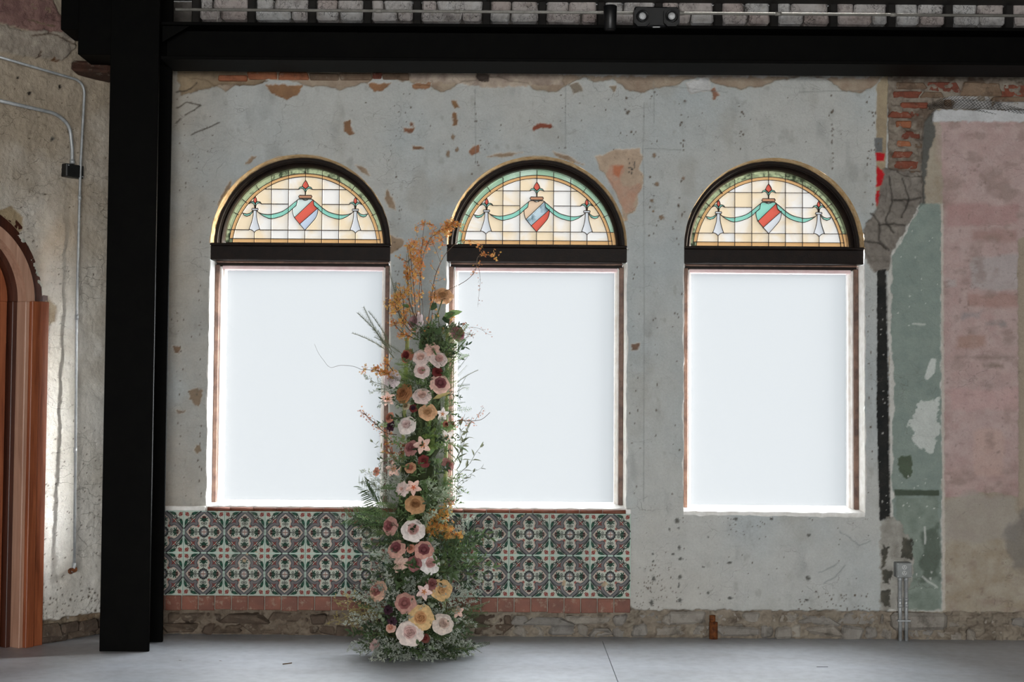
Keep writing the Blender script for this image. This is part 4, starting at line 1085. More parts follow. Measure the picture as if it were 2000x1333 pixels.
# footing stones of the left wall
for (xa, ya0, ya1, w_) in ((76, 1226, 1246, 44), (122, 1220, 1238, 30), (155, 1216, 1234, 40), (70, 1244, 1260, 60), (132, 1236, 1252, 50), (186, 1228, 1246, 34), (198, 1206, 1226, 24)):
    s0, z0 = on_left(xa + w_, ya1); s1, z1 = on_left(xa, ya0)
    mb = lump(s0, s1, -.02, .06, max(z0, 0.0), max(z1, .04), .1, .5)
    mb.v = [tuple(lp(s, z, -n)) for s, n, z in mb.v]
    o = mb.build('stone', M['stone_dark']); o.parent = wall_left
for (x0, x1, y0, y1, mt) in ((-6, 56, 2, 26, 'brick_tan'), (58, 100, 4, 28, 'brick_tan'), (-6, 36, 29, 48, 'brick_tan'), (38, 108, 31, 56, 'brick_tan')):
    sA, zA = on_left(x1, y1); sB, zB = on_left(x0, y0)
    mb = lump(sA, sB, -.008, .06, zA, zB, .05, .3); mb.v = [tuple(lp(s, z, -n)) for s, n, z in mb.v]
    o = mb.build('brick', M['brick_tan']); o.parent = wall_left

# metal lath torn out of the wall at the upper right
mb = MB()
pa, pb = at(1812, 212, -.015), at(2010, 222, -.012)
nu, nv = 30, 5
def lath(i, j):
    t = i / nu; x = pa.x + (pb.x - pa.x) * t
    zc = pa.z + (pb.z - pa.z) * t + .05 * math.sin(math.pi * min(1, t * 1.2)) * (1 - t)
    h = .085 * math.sin(math.pi * (0.12 + .8 * t)) + .012
    return Vector((x, -.02 - .02 * math.sin(j * 1.1 + t * 5), zc + h * (j / nv - .3)))
for i in range(nu):
    for j in range(nv):
        for d in (1, -1):
            if 0 <= j + d <= nv: mb.tube([lath(i, j), lath(i + 1, j + d)], .0013, 3, cap=False)
o = mb.build('metal_lath', M['dark_hole']); prop(o, 'torn strip of dark metal lath above the pink plaster', 'metal lath')

# ------------------------------------------------------------------ steel column and beam
f0, f1 = on_floor(194, 1273), on_floor(290, 1274)
CYF = (f0.y + f1.y) / 2; CYB = on_floor(312, 1254).y
cx0, cx1 = f0.x, f1.x
col_root = empty('steel_column', ((cx0 + cx1) / 2, (CYF + CYB) / 2, 0)); prop(col_root, 'tall black steel column standing in front of the room corner', 'column')
MB().box(cx0, cx1, CYF, CYF + .022, 0, 4.15, b=.002).build('front_flange', M['steel'], col_root)
MB().box(cx0, cx1, CYB - .022, CYB, 0, 4.15, b=.002).build('rear_flange', M['steel'], col_root)
MB().box((cx0 + cx1) / 2 - .008, (cx0 + cx1) / 2 + .008, CYF + .022, CYB - .022, 0, 4.15).build('web', M['steel'], col_root)
BYF, BYB = CYF + .03, CYB - .0
zb0 = at(1000, 144, BYB).z; zb1 = at(1000, 47, BYF).z
xl, xr = at(150, 90, BYF).x, 4.9
beam = empty('steel_beam', (0, (BYF + BYB) / 2, zb0)); prop(beam, 'long black steel beam running above the three windows', 'beam')
def beam_run(xa, xb2):
    MB().box(xa, xb2, BYF, BYB, zb0, zb0 + .02, b=.002).build('bottom_flange', M['steel'], beam)
    MB().box(xa, xb2, BYF, BYB, zb1 - .02, zb1, b=.002).build('top_flange', M['steel'], beam)
    MB().box(xa, xb2, (BYF + BYB) / 2 - .012, (BYF + BYB) / 2 + .012, zb0 + .02, zb1 - .02).build('web', M['steel'], beam)
beam_run(cx1 + .004, xr)
MB().box(xl, cx0 - .004, BYF + .02, BYB, zb0 + .03, 4.15, b=.003).build('beam_end_void_block', M['steel'], beam)  # beam end, plus black mass painting in the shaded void above it
MB().box(at(119, 30, BYF + .05).x, xl + .02, BYF + .05, BYB, at(119, 58, BYF + .05).z, 4.15, b=.003).build('dark_void_box', M['steel'], beam)  # extra black box added to widen the shaded void, not a real plate
a = at(342, 42, CYF + .02)
mb = MB(); z_g = zb1 - .12
mb.add([(cx1 + .004, CYF + .06, z_g), (cx1 + .20, CYF + .06, zb1), (cx1 + .004, CYF + .06, zb1), (cx1 + .004, CYF + .072, z_g), (cx1 + .20, CYF + .072, zb1), (cx1 + .004, CYF + .072, zb1)], [(0, 1, 2), (5, 4, 3), (0, 3, 4, 1), (1, 4, 5, 2), (2, 5, 3, 0)])
mb.build('gusset_plate', M['steel'], beam)
# corbel brick under the beam end
sA, zA = on_left(216, 144); sB, zB = on_left(142, 122)
a, b = at(143, 143, BYB), at(212, 121, BYB)
o = lump(a.x, b.x, BYB - .05, .02, a.z, b.z, .1, .4).build('brick', M['brick_dark']); o.parent = wall_left
for k, px in enumerate(POSTS):
    a = at(px - 7.5, 47, -.03); b = at(px + 7.5, 47, -.03)
    mb = MB().box(a.x, b.x, -.055, .03, at(px, 50, -.03).z - .02, 4.14, b=.006)
    o = mb.build('timber_post', M['dark_hole'])
    prop(o, ['black timber post above the beam, first from the column', 'black timber post above the beam, second from the column', 'black timber post above the pale blue shield window, column side', 'black timber post above the pale blue shield window, pillar side',
             'black timber post above the flower pillar', 'black timber post above the middle window, pillar side', 'black timber post above middle window centre', 'black timber post behind the black cylinder lamp', 'dark timber post behind the emergency light',
             'black timber post just past the emergency light', 'black timber post above centre of the teal shield window', 'black timber post above the teal shield window, brick side', 'black timber post above the bare brick patch', 'black timber post above the pink plaster',
             'last black timber post of the row, past the pink plaster', 'black timber post beyond the row'][k], 'post', 'timber posts above the beam')
    if k == 15: bpy.data.objects.remove(o)

# ------------------------------------------------------------------ pipes, lamps, boxes
def bend(pts, r=.06, n=6):
    pts = [Vector(p) for p in pts]; o = [pts[0]]
    for i in range(1, len(pts) - 1):
        a_ = (pts[i - 1] - pts[i]); b_ = (pts[i + 1] - pts[i]); ra = min(r, a_.length * .45, b_.length * .45)
        p0, p2 = pts[i] + a_.normalized() * ra, pts[i] + b_.normalized() * ra
        for k in range(n + 1):
            t = k / n; o.append(p0 * (1 - t) ** 2 + pts[i] * 2 * t * (1 - t) + p2 * t * t)
    o.append(pts[-1]); return o
PY = BYF + .12
root = empty('conduit', at(1170, 25, PY)); prop(root, 'long thin grey conduit running above the black beam', 'conduit')
MB().tube([at(343, 18.5, PY), at(2010, 31, PY)], .0095, 8).build('pipe', M['paint_pipe'], root, True)
for px in (740, 893, 1745, 1520, 1330):
    y = 18.5 + (px - 343) * 12.5 / 1667
    MB().tube([at(px - 6, y, PY), at(px + 6, y, PY)], .013, 10).build('coupling', M['paint_pipe'], root, True)
MB().tube([at(425, 14, PY), at(426, 30, PY - .01), at(424, 42, PY)], .003, 6).build('hanger_wire', M['paint_pipe'], root)
# emergency light
EY = BYF - .03
root = empty('emergency_light', at(1282, 52, EY)); prop(root, 'black twin-head emergency light mounted on the beam', 'emergency light')
def oct_prism(cx_, cz_, rx, rz, y0, y1, ch):
    p = [(-rx, -rz + ch), (-rx + ch, -rz), (rx - ch, -rz), (rx, -rz + ch), (rx, rz - ch), (rx - ch, rz), (-rx + ch, rz), (-rx, rz - ch)]
    mb = MB(); mb.add([(cx_ + x, y0, cz_ + z) for x, z in p] + [(cx_ + x, y1, cz_ + z) for x, z in p], [tuple(range(8)), tuple(range(15, 7, -1))] + [(i, i + 8, (i + 1) % 8 + 8, (i + 1) % 8) for i in range(8)]); return mb
a, b = at(1239, 51, EY), at(1325, 13, EY)
MB().box(a.x, b.x, EY, EY + .12, a.z, b.z, b=.008).build('body', M['black'], root)
M['lens'] = speckle('lamp_lens', L(170, 172, 174), L(215, 218, 220), 160, .25, .2, .4)
for (px, tilt) in ((1254, .18), (1312, -.28)):
    c = at(px, 33, EY - .03); hd = oct_prism(c.x, c.z, .048, .058, EY - .035, EY, .022).build('lamp_head', M['black'], root)
    Mx = Matrix.Translation(c + Vector((.0, -.012, 0))) @ Matrix.Rotation(tilt, 4, 'Z') @ Matrix.Rotation(math.radians(90), 4, 'X')
    mb = MB(); mb.lathe([(.036, -.012), (.036, .02), (.031, .02), (.026, .004)], 16, Mx); mb.build('bezel', M['black'], root, True)
    mb = MB(); mb.lathe([(.023, .0), (.023, .010), (.016, .016), (.005, .018)], 14, Mx); mb.build('lens', M['lens'], root, True)
MB().box(at(1275, 53, EY).x, at(1289, 53, EY).x, EY - .002, EY + .01, at(1280, 53.5, EY).z, at(1280, 52, EY).z).build('status_strip', M['socket'], root)
# cylinder lamp
c = at(1192, 57, EY); c2 = at(1192, 10, EY); 
root = empty('cylinder_lamp', c); prop(root, 'small black cylinder lamp fixed to the beam beside the emergency light', 'lamp')
Mx = Matrix.Translation((c.x, EY + .02, c.z)); h = c2.z - c.z
MB().lathe([(.034, 0), (.038, .004), (.040, h * .6), (.042, h - .004), (.038, h)], 24, Mx).build('housing', M['black'], root, True)
MB().lathe([(.028, -.002), (.028, .01)], 20, Mx).build('lens', M['dark_hole'], root, True)
MB().box(c.x - .012, c.x + .012, EY + .02, BYF + .08, c.z + h * .4, c.z + h * .6).build('bracket', M['black'], root)

# conduits on the left wall
def lpx(px, py, n): s, z = on_left(px, py, n); return lp(s, z, n)
root = empty('wall_conduit', lpx(142, 1115, .04)); prop(root, 'thin conduit bending down the cream wall to a rusty stub near the floor', 'conduit')
MB().tube(bend([lpx(-30, 103, .045), lpx(166, 160, .045), lpx(157, 330, .045), lpx(150, 600, .05), lpx(145, 1108, .075)], .09, 8), .0085, 8).build('pipe', M['emt'], root, True)
MB().tube([lpx(145, 1100, .075), lpx(143, 1118, .07)], .013, 8).build('connector', M['emt'], root, True)
MB().tube([lpx(146, 1113, .085), lpx(138, 1116, .02), lpx(138, 1117, -.01)], .018, 8).build('rusty_stub', M['rust'], root, True)
for (x, y, n_) in ((155.5, 386, .0462), (150, 620, .0505), (147, 880, .0625)):
    MB().tube([lpx(x, y - 5, n_), lpx(x, y + 5, n_)], .0115, 8).build('coupling', M['emt'], root, True)
root = empty('feeder_conduit', lpx(140, 318, .04)); prop(root, 'shorter conduit curving along the cream wall into the black junction box', 'conduit')
MB().tube(bend([lpx(-30, 190, .03), lpx(110, 222, .03), lpx(136, 245, .03), lpx(141, 290, .03), lpx(141, 320, .03)], .1, 8), .0115, 8).build('pipe', M['emt'], root, True)
MB().tube([lpx(141, 312, .03), lpx(141, 320, .03)], .016, 8).build('connector', M['emt'], root, True)
root = empty('junction_box', lpx(142, 349, .0)); prop(root, 'square black junction box on the cream wall below the conduit bend', 'junction box')
s0, z0 = on_left(160, 350, .03); s1, z1 = on_left(127, 319, .03)
def wbox(s0, s1, n0, n1, z0, z1, b=0):
    mb = MB().box(s0, s1, n0, n1, z0, z1, b=b); mb.v = [tuple(lp(s, z, n)) for s, n, z in mb.v]
    mb.f = [f[::-1] for f in mb.f]; return mb
wbox(s0, s1, -.03, .045, z0, z1, .004).build('body', M['black'], root)
wbox(s0 + .004, s1 - .004, .045, .05, z0 + .004, z1 - .004, .001).build('cover', M['black'], root)
for (ss_, zz_) in ((s0 + .012, z0 + .012), (s1 - .012, z1 - .012)):
    wbox(ss_ - .004, ss_ + .004, .049, .053, zz_ - .004, zz_ + .004).build('screw', M['emt'], root)

# outlet box with two conduits on the right
OY = -.075
a, b = at(1751, 1129, OY), at(1781, 1100, OY)
root = empty('outlet_box', (at(1765, 1253, -.04).x, -.04, 0)); prop(root, 'grey duplex outlet box on two conduits in front of the green paint', 'outlet')
MB().box(a.x, b.x, OY, .0, a.z, b.z, b=.004).build('body', M['box_grey'], root)
pl = MB().box(a.x + .004, b.x - .002, OY - .006, OY, a.z + .002, b.z - .002, b=.002).build('cover_plate', M['box_grey'], root)
for py in (1109, 1120):
    c = at(1766.5, py, OY - .008); mb = MB()
    mb.lathe([(.0165, 0), (.0165, .004), (.014, .006)], 14, Matrix.Translation((c.x, OY - .005, c.z)) @ Matrix.Rotation(math.radians(90), 4, 'X')); so = mb.build('socket', M['socket'], root)
    for dx in (-.006, .006): MB().box(c.x + dx - .0012, c.x + dx + .0012, OY - .0125, OY - .009, c.z - .001, c.z + .007).build('slot', M['dark_hole'], root)
    MB().box(c.x - .002, c.x + .002, OY - .0125, OY - .009, c.z - .009, c.z - .005).build('slot', M['dark_hole'], root)
for (sx, sy) in ((0, 0), (0, 1), (1, 0), (1, 1)):
    MB().lathe([(.004, 0), (.004, .003)], 8, Matrix.Translation((a.x + .008 + sx * (b.x - a.x - .014), OY - .005, a.z + .008 + sy * (b.z - a.z - .015))) @ Matrix.Rotation(math.radians(90), 4, 'X')).build('screw', M['emt'], root)
for px in (1758, 1770):
    x = at(px, 1180, -.04).x
    MB().tube([(x, -.04, a.z + .003), (x, -.04, .0)], .0118, 10).build('pipe', M['emt'], root, True)
    for z in (at(px, 1132, -.04).z, at(px, 1172, -.04).z, at(px, 1184, -.04).z):
        MB().tube([(x, -.04, z - .012), (x, -.04, z + .012)], .0145, 10).build('coupling', M['emt'], root, True)
xa, xb2 = at(1752, 1213, -.04).x, at(1778, 1213, -.04).x; z = at(1765, 1213, -.04).z
MB().box(xa, xb2, -.055, -.02, z - .006, z + .006, b=.002).build('strap', M['emt'], root)

# rusty pipe stub in the footing
x = at(1393, 1220).x
root = empty('pipe_stub', (x, -.02, 0)); prop(root, 'short rusty iron pipe stub set in the stone footing', 'pipe')
zt_ = at(1393, 1203).z
MB().tube([(x, -.012, -.02), (x, -.012, zt_ * .72)], .028, 12).build('pipe', M['rust'], root, True)
MB().tube([(x - .004, .01, zt_ * .66), (x - .004, .01, zt_)], .02, 10).build('upper_pipe', M['rust'], root, True)

# ------------------------------------------------------------------ arched wooden door in the left wall
def wood(name, c1, c2, c3):
    t = NT(name); p = t.pos()
    st = t.node('ShaderNodeVectorMath', {0: p, 1: (14, 14, .7)}, operation='MULTIPLY').outputs[0]
    n = t.noise(2.2, 6, .6, st, .8); n2 = t.noise(12, 4, .6, st)
    c = t.ramp(n, [(.3, c1), (.5, c2), (.7, c3)]); c = t.mix(.25, c, t.ramp(n2, [(.3, c1), (.7, c3)]))
    return t.base(c, .42, 0, .5, t.bump(n2, .1, .003))
M['wood'] = wood('reddish_door_wood', L(92, 44, 26), L(138, 74, 44), L(168, 98, 62))
M['wood_pale'] = wood('pale_edge_wood', L(150, 110, 90), L(178, 138, 116), L(196, 158, 136))
M['wood_dark'] = wood('dark_door_wood', L(40, 20, 14), L(66, 32, 20), L(84, 44, 28))
door = empty('door_1', lp(DSC, 0)); prop(door, 'arched reddish wooden door frame in the cream wall', 'door', kind='structure')
def wall_arch(r0, r1, n0, n1, z_base=None, a0=0, a1=math.pi, nseg=40):
    """ring segment around the door arch, s measured from the corner"""
    mb = MB(); vs, fs = [], []
    for i in range(nseg + 1):
        an = a0 + (a1 - a0) * i / nseg
        for (r, n) in ((r0, n0), (r1, n0), (r1, n1), (r0, n1)):
            vs.append(lp(DSC - r * math.cos(an), DZ + r * math.sin(an), n))
    for i in range(nseg):
        for j in range(4): fs.append((i * 4 + j, (i + 1) * 4 + j, (i + 1) * 4 + (j + 1) % 4, i * 4 + (j + 1) % 4))
    fs += [(0, 1, 2, 3), tuple(nseg * 4 + j for j in (3, 2, 1, 0))]
    mb.add(vs, fs); return mb
sJ = on_left(84, 900)[0]
for sg in (1, -1):
    g = lambda s: DSC + sg * (s - DSC)
    MB0 = lambda a_, b_, n0, n1, z0, z1, bb=.003: wbox(min(g(a_), g(b_)), max(g(a_), g(b_)), n0, n1, z0, z1, bb)
    MB0(sJ, sJ + .075, -.10, .030, 0, DZ + .005).build('casing', M['wood'], door)
    MB0(sJ + .076, sJ + .135, -.14, .045, 0, DZ + .002).build('casing_board', M['wood'], door)
    MB0(sJ + .136, sJ + .165, -.18, .020, 0, DZ).build('edge_strip', M['wood_pale'], door)
    MB0(sJ + .166, sJ + .20, -.24, -.06, 0, DZ).build('inner_jamb', M['wood_dark'], door)
    MB0(sJ + .21, sJ + .30, -.20, -.10, 0, DZ).build('door_stile', M['wood'], door)
r_ = DSC - sJ
wall_arch(r_ - .10, r_ - .03, -.14, .0).build('arch_casing', M['wood_dark'], door)
wall_arch(r_ - .165, r_ - .10, -.18, .020).build('arch_board', M['wood_pale'], door)
wall_arch(r_ - .20, r_ - .165, -.24, -.06).build('arch_jamb', M['wood_dark'], door)
wall_arch(r_ - .30, r_ - .21, -.20, -.10).build('arch_rail', M['wood'], door)
wall_arch(.0, r_ - .20, -.16, -.15).build('fan_panel', M['wood_dark'], door)
wbox(DSC - r_ + .29, DSC + r_ - .29, -.17, -.14, 0.0, DZ, .002).build('door_panel', M['wood_dark'], door)
wall_arch(r_ - .02, r_ + .02, -.25, -.01).build('arch_back', M['wood_dark'], door)
# filler and backing added behind corner and door to stop light leaking through
iv = (CORNER_X - .029, .055)
pa_, pb_ = lp(.25, 0, -.055), lp(.25, 0, -.30)
poly = [(CORNER_X + .15, .055), iv, (pa_.x, pa_.y), (pb_.x, pb_.y), (CORNER_X + .15, .35)]
mb = MB(); k = len(poly)
mb.add([(x, y, -.01) for x, y in poly] + [(x, y, 4.15) for x, y in poly], [tuple(range(k))[::-1], tuple(range(k, 2 * k))] + [(i, (i + 1) % k, (i + 1) % k + k, i + k) for i in range(k)])
o = mb.build('corner_filler', M['room']); o.parent = wall_left
wbox(DSC - .75, DSC + .75, -.34, -.27, 0, 3.3, 0).build('door_backing', M['wood_dark'], door)
# ------------------------------------------------------------------ flower pillar
random.seed(21)
FB = on_floor(812, 1276); YP = FB.y
pillar = empty('flower_arrangement', (FB.x, YP, 0)); prop(pillar, 'tall pillar of roses, ferns and orange blossom branches in front of the windows', 'flower arrangement')

def leaf_mat(name, c1, c2, trans=.3, rough=.55, sc=20):
    t = NT(name); p = t.pos()
    n = t.noise(sc, 3, .5, p)
    r = t.math('ADD', t.math('MULTIPLY', t.rnd(), .5), t.math('MULTIPLY', n, .5))
    c = t.ramp(r, [(.25, c1), (.75, c2)])
    t.base(c, rough, 0, .35)
    tl = t.node('ShaderNodeBsdfTranslucent', {'Color': c}).outputs[0]
    mx = t.node('ShaderNodeMixShader', {0: trans, 1: t.b.outputs[0], 2: tl}).outputs[0]
    t.l.new(mx, t.out.inputs[0]); return t.m
LF = dict(
    dark=leaf_mat('dark_green_leaf', L(44, 60, 40), L(82, 102, 66)), mid=leaf_mat('mid_green_leaf', L(78, 102, 62), L(122, 146, 96)),
    bright=leaf_mat('bright_fern_green', L(112, 134, 66), L(156, 178, 100), .4), grey=leaf_mat('silver_grey_leaf', L(150, 160, 148), L(196, 202, 190), .25),
    pale=leaf_mat('pale_variegated_leaf', L(118, 138, 104), L(190, 200, 178), .3), stem=leaf_mat('green_stem', L(74, 84, 46), L(112, 116, 70), .05), bark=leaf_mat('thin_brown_twig', L(62, 46, 34), L(100, 76, 54), .0),
    straw=leaf_mat('straw_grass', L(128, 116, 72), L(168, 154, 106), .3), dusk=leaf_mat('dusky_green_twig', L(86, 92, 72), L(124, 128, 104), .2),
    orange=leaf_mat('orange_blossom', L(190, 112, 56), L(216, 148, 84), .35), amber=leaf_mat('amber_blossom', L(188, 142, 66), L(218, 176, 98), .35), rusty=leaf_mat('rusty_blossom', L(140, 74, 50), L(180, 110, 76), .3), pole=leaf_mat('olive_pole', L(112, 122, 70), L(140, 148, 92), .0), moss=leaf_mat('moss', L(26, 34, 18), L(56, 66, 34), .0, .9, 60))

def leaf(mb, base, d, n, ln, wd, fold=.25, droop=.15, mi=0):
    """six-point folded leaf"""
    d = d.normalized(); s = d.cross(n)
    if s.length < 1e-4: s = d.orthogonal()
    s.normalize(); n = s.cross(d)
    P = lambda t, w_, h: base + d * (ln * t) + s * (w_ * wd) + n * (h * ln)
    v = [P(0, 0, 0), P(.35, -.5, fold * .2), P(.35, 0, 0), P(.35, .5, fold * .2), P(.72, -.36, fold * .12 - droop * .4), P(.72, 0, -droop * .45), P(.72, .36, fold * .12 - droop * .4), P(1, 0, -droop)]
    mb.add(v, [(0, 2, 1), (0, 3, 2), (1, 2, 5, 4), (2, 3, 6, 5), (4, 5, 7), (5, 6, 7)], mi)

def rv(a=1.0): return Vector((random.gauss(0, a), random.gauss(0, a), random.gauss(0, a)))
# every sprig grows along +z, about one unit long
def sp_leafy(n=13, ln=.26, wd=.085, curve=.18, up=.75):
    mb = MB(); pts = [Vector((curve * (i / 8) ** 2, .04 * math.sin(i), i / 8)) for i in range(9)]
    mb.tube(pts, .010, 4, 1, False, .004)
    for k in range(n):
        t = .18 + .82 * k / (n - 1); i = min(int(t * 8), 7); p = pts[i].lerp(pts[i + 1], t * 8 - i)
        an = k * 2.4 + random.uniform(-.4, .4); o = Vector((math.cos(an), math.sin(an), 0))
        d = o + Vector((0, 0, up + random.uniform(-.2, .3)))
        leaf(mb, p, d, Vector((0, 0, 1)) - o * .3, ln * random.uniform(.75, 1.15) * (1.15 - .4 * t), wd * random.uniform(.8, 1.2), .3, random.uniform(0, .25))
    leaf(mb, pts[-1], Vector((.2, 0, 1)), Vector((1, 0, 0)), ln * .8, wd * .8)
    return mb
def sp_frond(n=22, ln=.22, wd=.020, curve=.22, taper=.75):
    mb = MB(); pts = [Vector((curve * (i / 8) ** 2, 0, i / 8)) for i in range(9)]
    mb.tube(pts, .008, 4, 1, False, .003)
    for k in range(n):
        t = .12 + .88 * k / (n - 1); i = min(int(t * 8), 7); p = pts[i].lerp(pts[i + 1], t * 8 - i)
        for s in (-1, 1):
            d = Vector((random.uniform(-.15, .15), s, .75 + random.uniform(-.1, .2)))
            leaf(mb, p, d, Vector((1, 0, .2)), ln * (1.05 - taper * t) * random.uniform(.85, 1.1), wd * random.uniform(.8, 1.2), .1, .1)
    return mb
def sp_feather(n=420, ln=.2, curve=.12):
    """asparagus fern: a haze of needles"""
    mb = MB(); pts = [Vector((curve * (i / 6) ** 2, 0, i / 6)) for i in range(7)]
    mb.tube(pts, .008, 3, 1, False, .003)
    for k in range(n):
        t = random.random() ** .9; i = min(int(t * 6), 5); p = pts[i].lerp(pts[i + 1], t * 6 - i)
        o = rv(); o.z = abs(o.z) * .6 + .2; o.normalize()
        r = ln * (1.1 - .6 * t); q0 = p + o * r * random.uniform(0, .8)
        d = (o + rv(.5)).normalized() * random.uniform(.04, .08); s = d.cross(rv()).normalized() * .006
        mb.add([q0 - s, q0 + s, q0 + d], [(0, 1, 2)])
    return mb
def sp_lace(n=26, sub=9, curve=.15):
    """dusty silver sprig: short branchlets set with tiny lobes"""
    mb = MB(); pts = [Vector((curve * (i / 6) ** 2, .03 * math.sin(i * 2), i / 6)) for i in range(7)]
    mb.tube(pts, .009, 3, 1, False, .004)
    for k in range(n):
        t = .12 + .88 * k / n; i = min(int(t * 6), 5); p = pts[i].lerp(pts[i + 1], t * 6 - i)
        o = rv(); o.z = abs(o.z) * .5 + .35; o.normalize(); l_ = .22 * (1.1 - .6 * t) * random.uniform(.7, 1.2)
        e = p + o * l_; s = o.orthogonal().normalized() * .0035
        mb.add([p - s, p + s, e], [(0, 1, 2)], 1)
        for j in range(sub):
            b = p.lerp(e, .25 + .75 * j / sub); d = (o * .6 + rv(.7)).normalized()
            leaf(mb, b, d, rv(), random.uniform(.035, .06), .022, .2, .1)
    return mb
def sp_whip(n=30, curve=.25):
    """fishbone sprig: thin wand with short needles both sides"""
    mb = MB(); pts = [Vector((curve * (i / 8) ** 2, 0, i / 8)) for i in range(9)]
    mb.tube(pts, .0075, 4, 1, False, .003)
    for k in range(n):
        t = .25 + .75 * k / n; i = min(int(t * 8), 7); p = pts[i].lerp(pts[i + 1], t * 8 - i)
        for s_ in (-1, 1):
            d = Vector((s_ * random.uniform(.2, .8), s_ * .5, .8)).normalized() * .10 * (1.15 - .6 * t); w_ = d.cross(Vector((0, 1, .3))).normalized() * .006
            mb.add([p - w_, p + w_, p + d], [(0, 1, 2)])
    return mb
def variants(fn, name, mats, k=3, **kw):
    out = []
    for i in range(k):
        me = fn(**kw).mesh(name); 
        for m_ in mats: me.materials.append(m_)
        out.append(me)
    return out
SP = dict(
    leafy_dark=variants(sp_leafy, 'leafy_sprig', [LF['dark'], LF['stem']], 3), leafy_mid=variants(sp_leafy, 'leafy_sprig', [LF['mid'], LF['stem']], 3, n=15, ln=.22, wd=.075),
    leafy_pale=variants(sp_leafy, 'variegated_sprig', [LF['pale'], LF['stem']], 3, n=18, ln=.2, wd=.07), olive=variants(sp_leafy, 'narrow_leaf_sprig', [LF['dusk'], LF['dusk']], 3, n=9, ln=.24, wd=.06, curve=.35, up=.5),
    frond_dark=variants(sp_frond, 'fern_frond', [LF['dark'], LF['stem']], 3), frond_mid=variants(sp_frond, 'fern_frond', [LF['mid'], LF['stem']], 3, ln=.26, wd=.03), palm=variants(sp_frond, 'palm_frond', [LF['dark'], LF['dark']], 3, n=14, ln=.5, wd=.03, curve=.4, taper=.35),
    feather=variants(sp_feather, 'asparagus_fern', [LF['bright'], LF['stem']], 3), feather_dark=variants(sp_feather, 'feathery_fern', [LF['mid'], LF['stem']], 2, n=200),
    lace=variants(sp_lace, 'silver_sprig', [LF['grey'], LF['dusk']], 4), lace_straw=variants(sp_lace, 'dry_grass_sprig', [LF['straw'], LF['straw']], 2, n=18, sub=5), whip=variants(sp_whip, 'thin_twig_sprig', [LF['dusk'], LF['dusk']], 3))

ZAX = Vector((0, 0, 1))
def sprig(kind, base, tip, roll=None, fat=1.0):
    me = random.choice(SP[kind]); o = bpy.data.objects.new(me.name.split('.')[0], me); COL.objects.link(o)
    d = tip - base; l_ = d.length
    qt = d.to_track_quat('Z', 'Y').to_matrix().to_4x4()
    o.matrix_world = Matrix.Translation(base) @ qt @ Matrix.Rotation(random.uniform(0, 6.28) if roll is None else roll, 4, 'Z') @ Matrix.Diagonal((l_ * fat, l_ * fat, l_, 1))
    o.parent = pillar; o.matrix_parent_inverse = Matrix.Translation(-Vector(pillar.location)); return o

# supporting armature
CORE = [(1296, 806, 74), (1220, 804, 70), (1150, 806, 60), (1080, 812, 52), (1000, 812, 50), (920, 822, 44), (830, 830, 38), (740, 838, 36), (670, 842, 32), (636, 842, 14)]
def core_at(py):
    for (y0, c0, w0), (y1, c1, w1) in zip(CORE[:-1], CORE[1:]):
        if y0 >= py >= y1:
            t = (y0 - py) / (y0 - y1); return c0 + (c1 - c0) * t, w0 + (w1 - w0) * t
    return (CORE[0][1], CORE[0][2]) if py > CORE[0][0] else (CORE[-1][1], CORE[-1][2])
PXM = (at(1000, 700, YP).x - at(900, 700, YP).x) / 100.0
mb = MB(); rings = 36; ns = 20; vs, fs = [], []
for i in range(rings + 1):
    py = 1292 - (1292 - 640) * i / rings; c, w_ = core_at(py); p = at(c, py, YP); z = max(p.z, .012 if i else 0.0)
    for j in range(ns):
        an = 2 * math.pi * j / ns; r = w_ * PXM * (.62 + .42 * (TAB[(i * 7) % 256, j * 3] - .3))
        vs.append((p.x + r * math.cos(an), YP + r * .75 * math.sin(an), z))
for i in range(rings):
    for j in range(ns): fs.append((i * ns + j, i * ns + (j + 1) % ns, (i + 1) * ns + (j + 1) % ns, (i + 1) * ns + j))
fs += [tuple(range(ns))[::-1], tuple(rings * ns + j for j in range(ns))]
mb.add(vs, fs); mb.build('moss_core', LF['moss'], pillar)
for (xa, xb, yt) in ((874, 866, 640), (796, 772, 660)):
    MB().tube([at(xb, 1268, YP + .05), at((xa + xb) / 2, 950, YP + .03), at(xa, yt, YP + .03)], .013, 8).build('support_pole', LF['pole'], pillar, True)

def front(px, py, out=.0):
    """a point on the leafy skin of the pillar"""
    c, w_ = core_at(py); u = max(-1, min(1, (px - c) / (w_ * 1.25)))
    return at(px, py, YP - w_ * PXM * (math.sqrt(1 - u * u) * .95 + out))
def grow(kind, n, yr, xr=(-1, 1), ln=(.12, .2), up=(-.2, .7), fat=1.0, fwd=1.0):
    ln = (ln[0] * 1.15, ln[1] * 1.25)
    for _ in range(int(n * 1.9)):
        py = random.uniform(*yr); c, w_ = core_at(py); u = random.uniform(*xr)
        px = c + u * w_; p = at(px, py, YP - w_ * PXM * math.sqrt(max(0, 1 - u * u)) * .7)
        d = Vector((u * 1.1 + random.gauss(0, .25), -math.sqrt(max(0, 1 - u * u)) * .8 * fwd + random.gauss(0, .2), random.uniform(*up))).normalized()
        tip = p + d * random.uniform(*ln)
        if tip.z < .015: tip.z = random.uniform(.015, .05)
        sprig(kind, p, tip, None, fat)
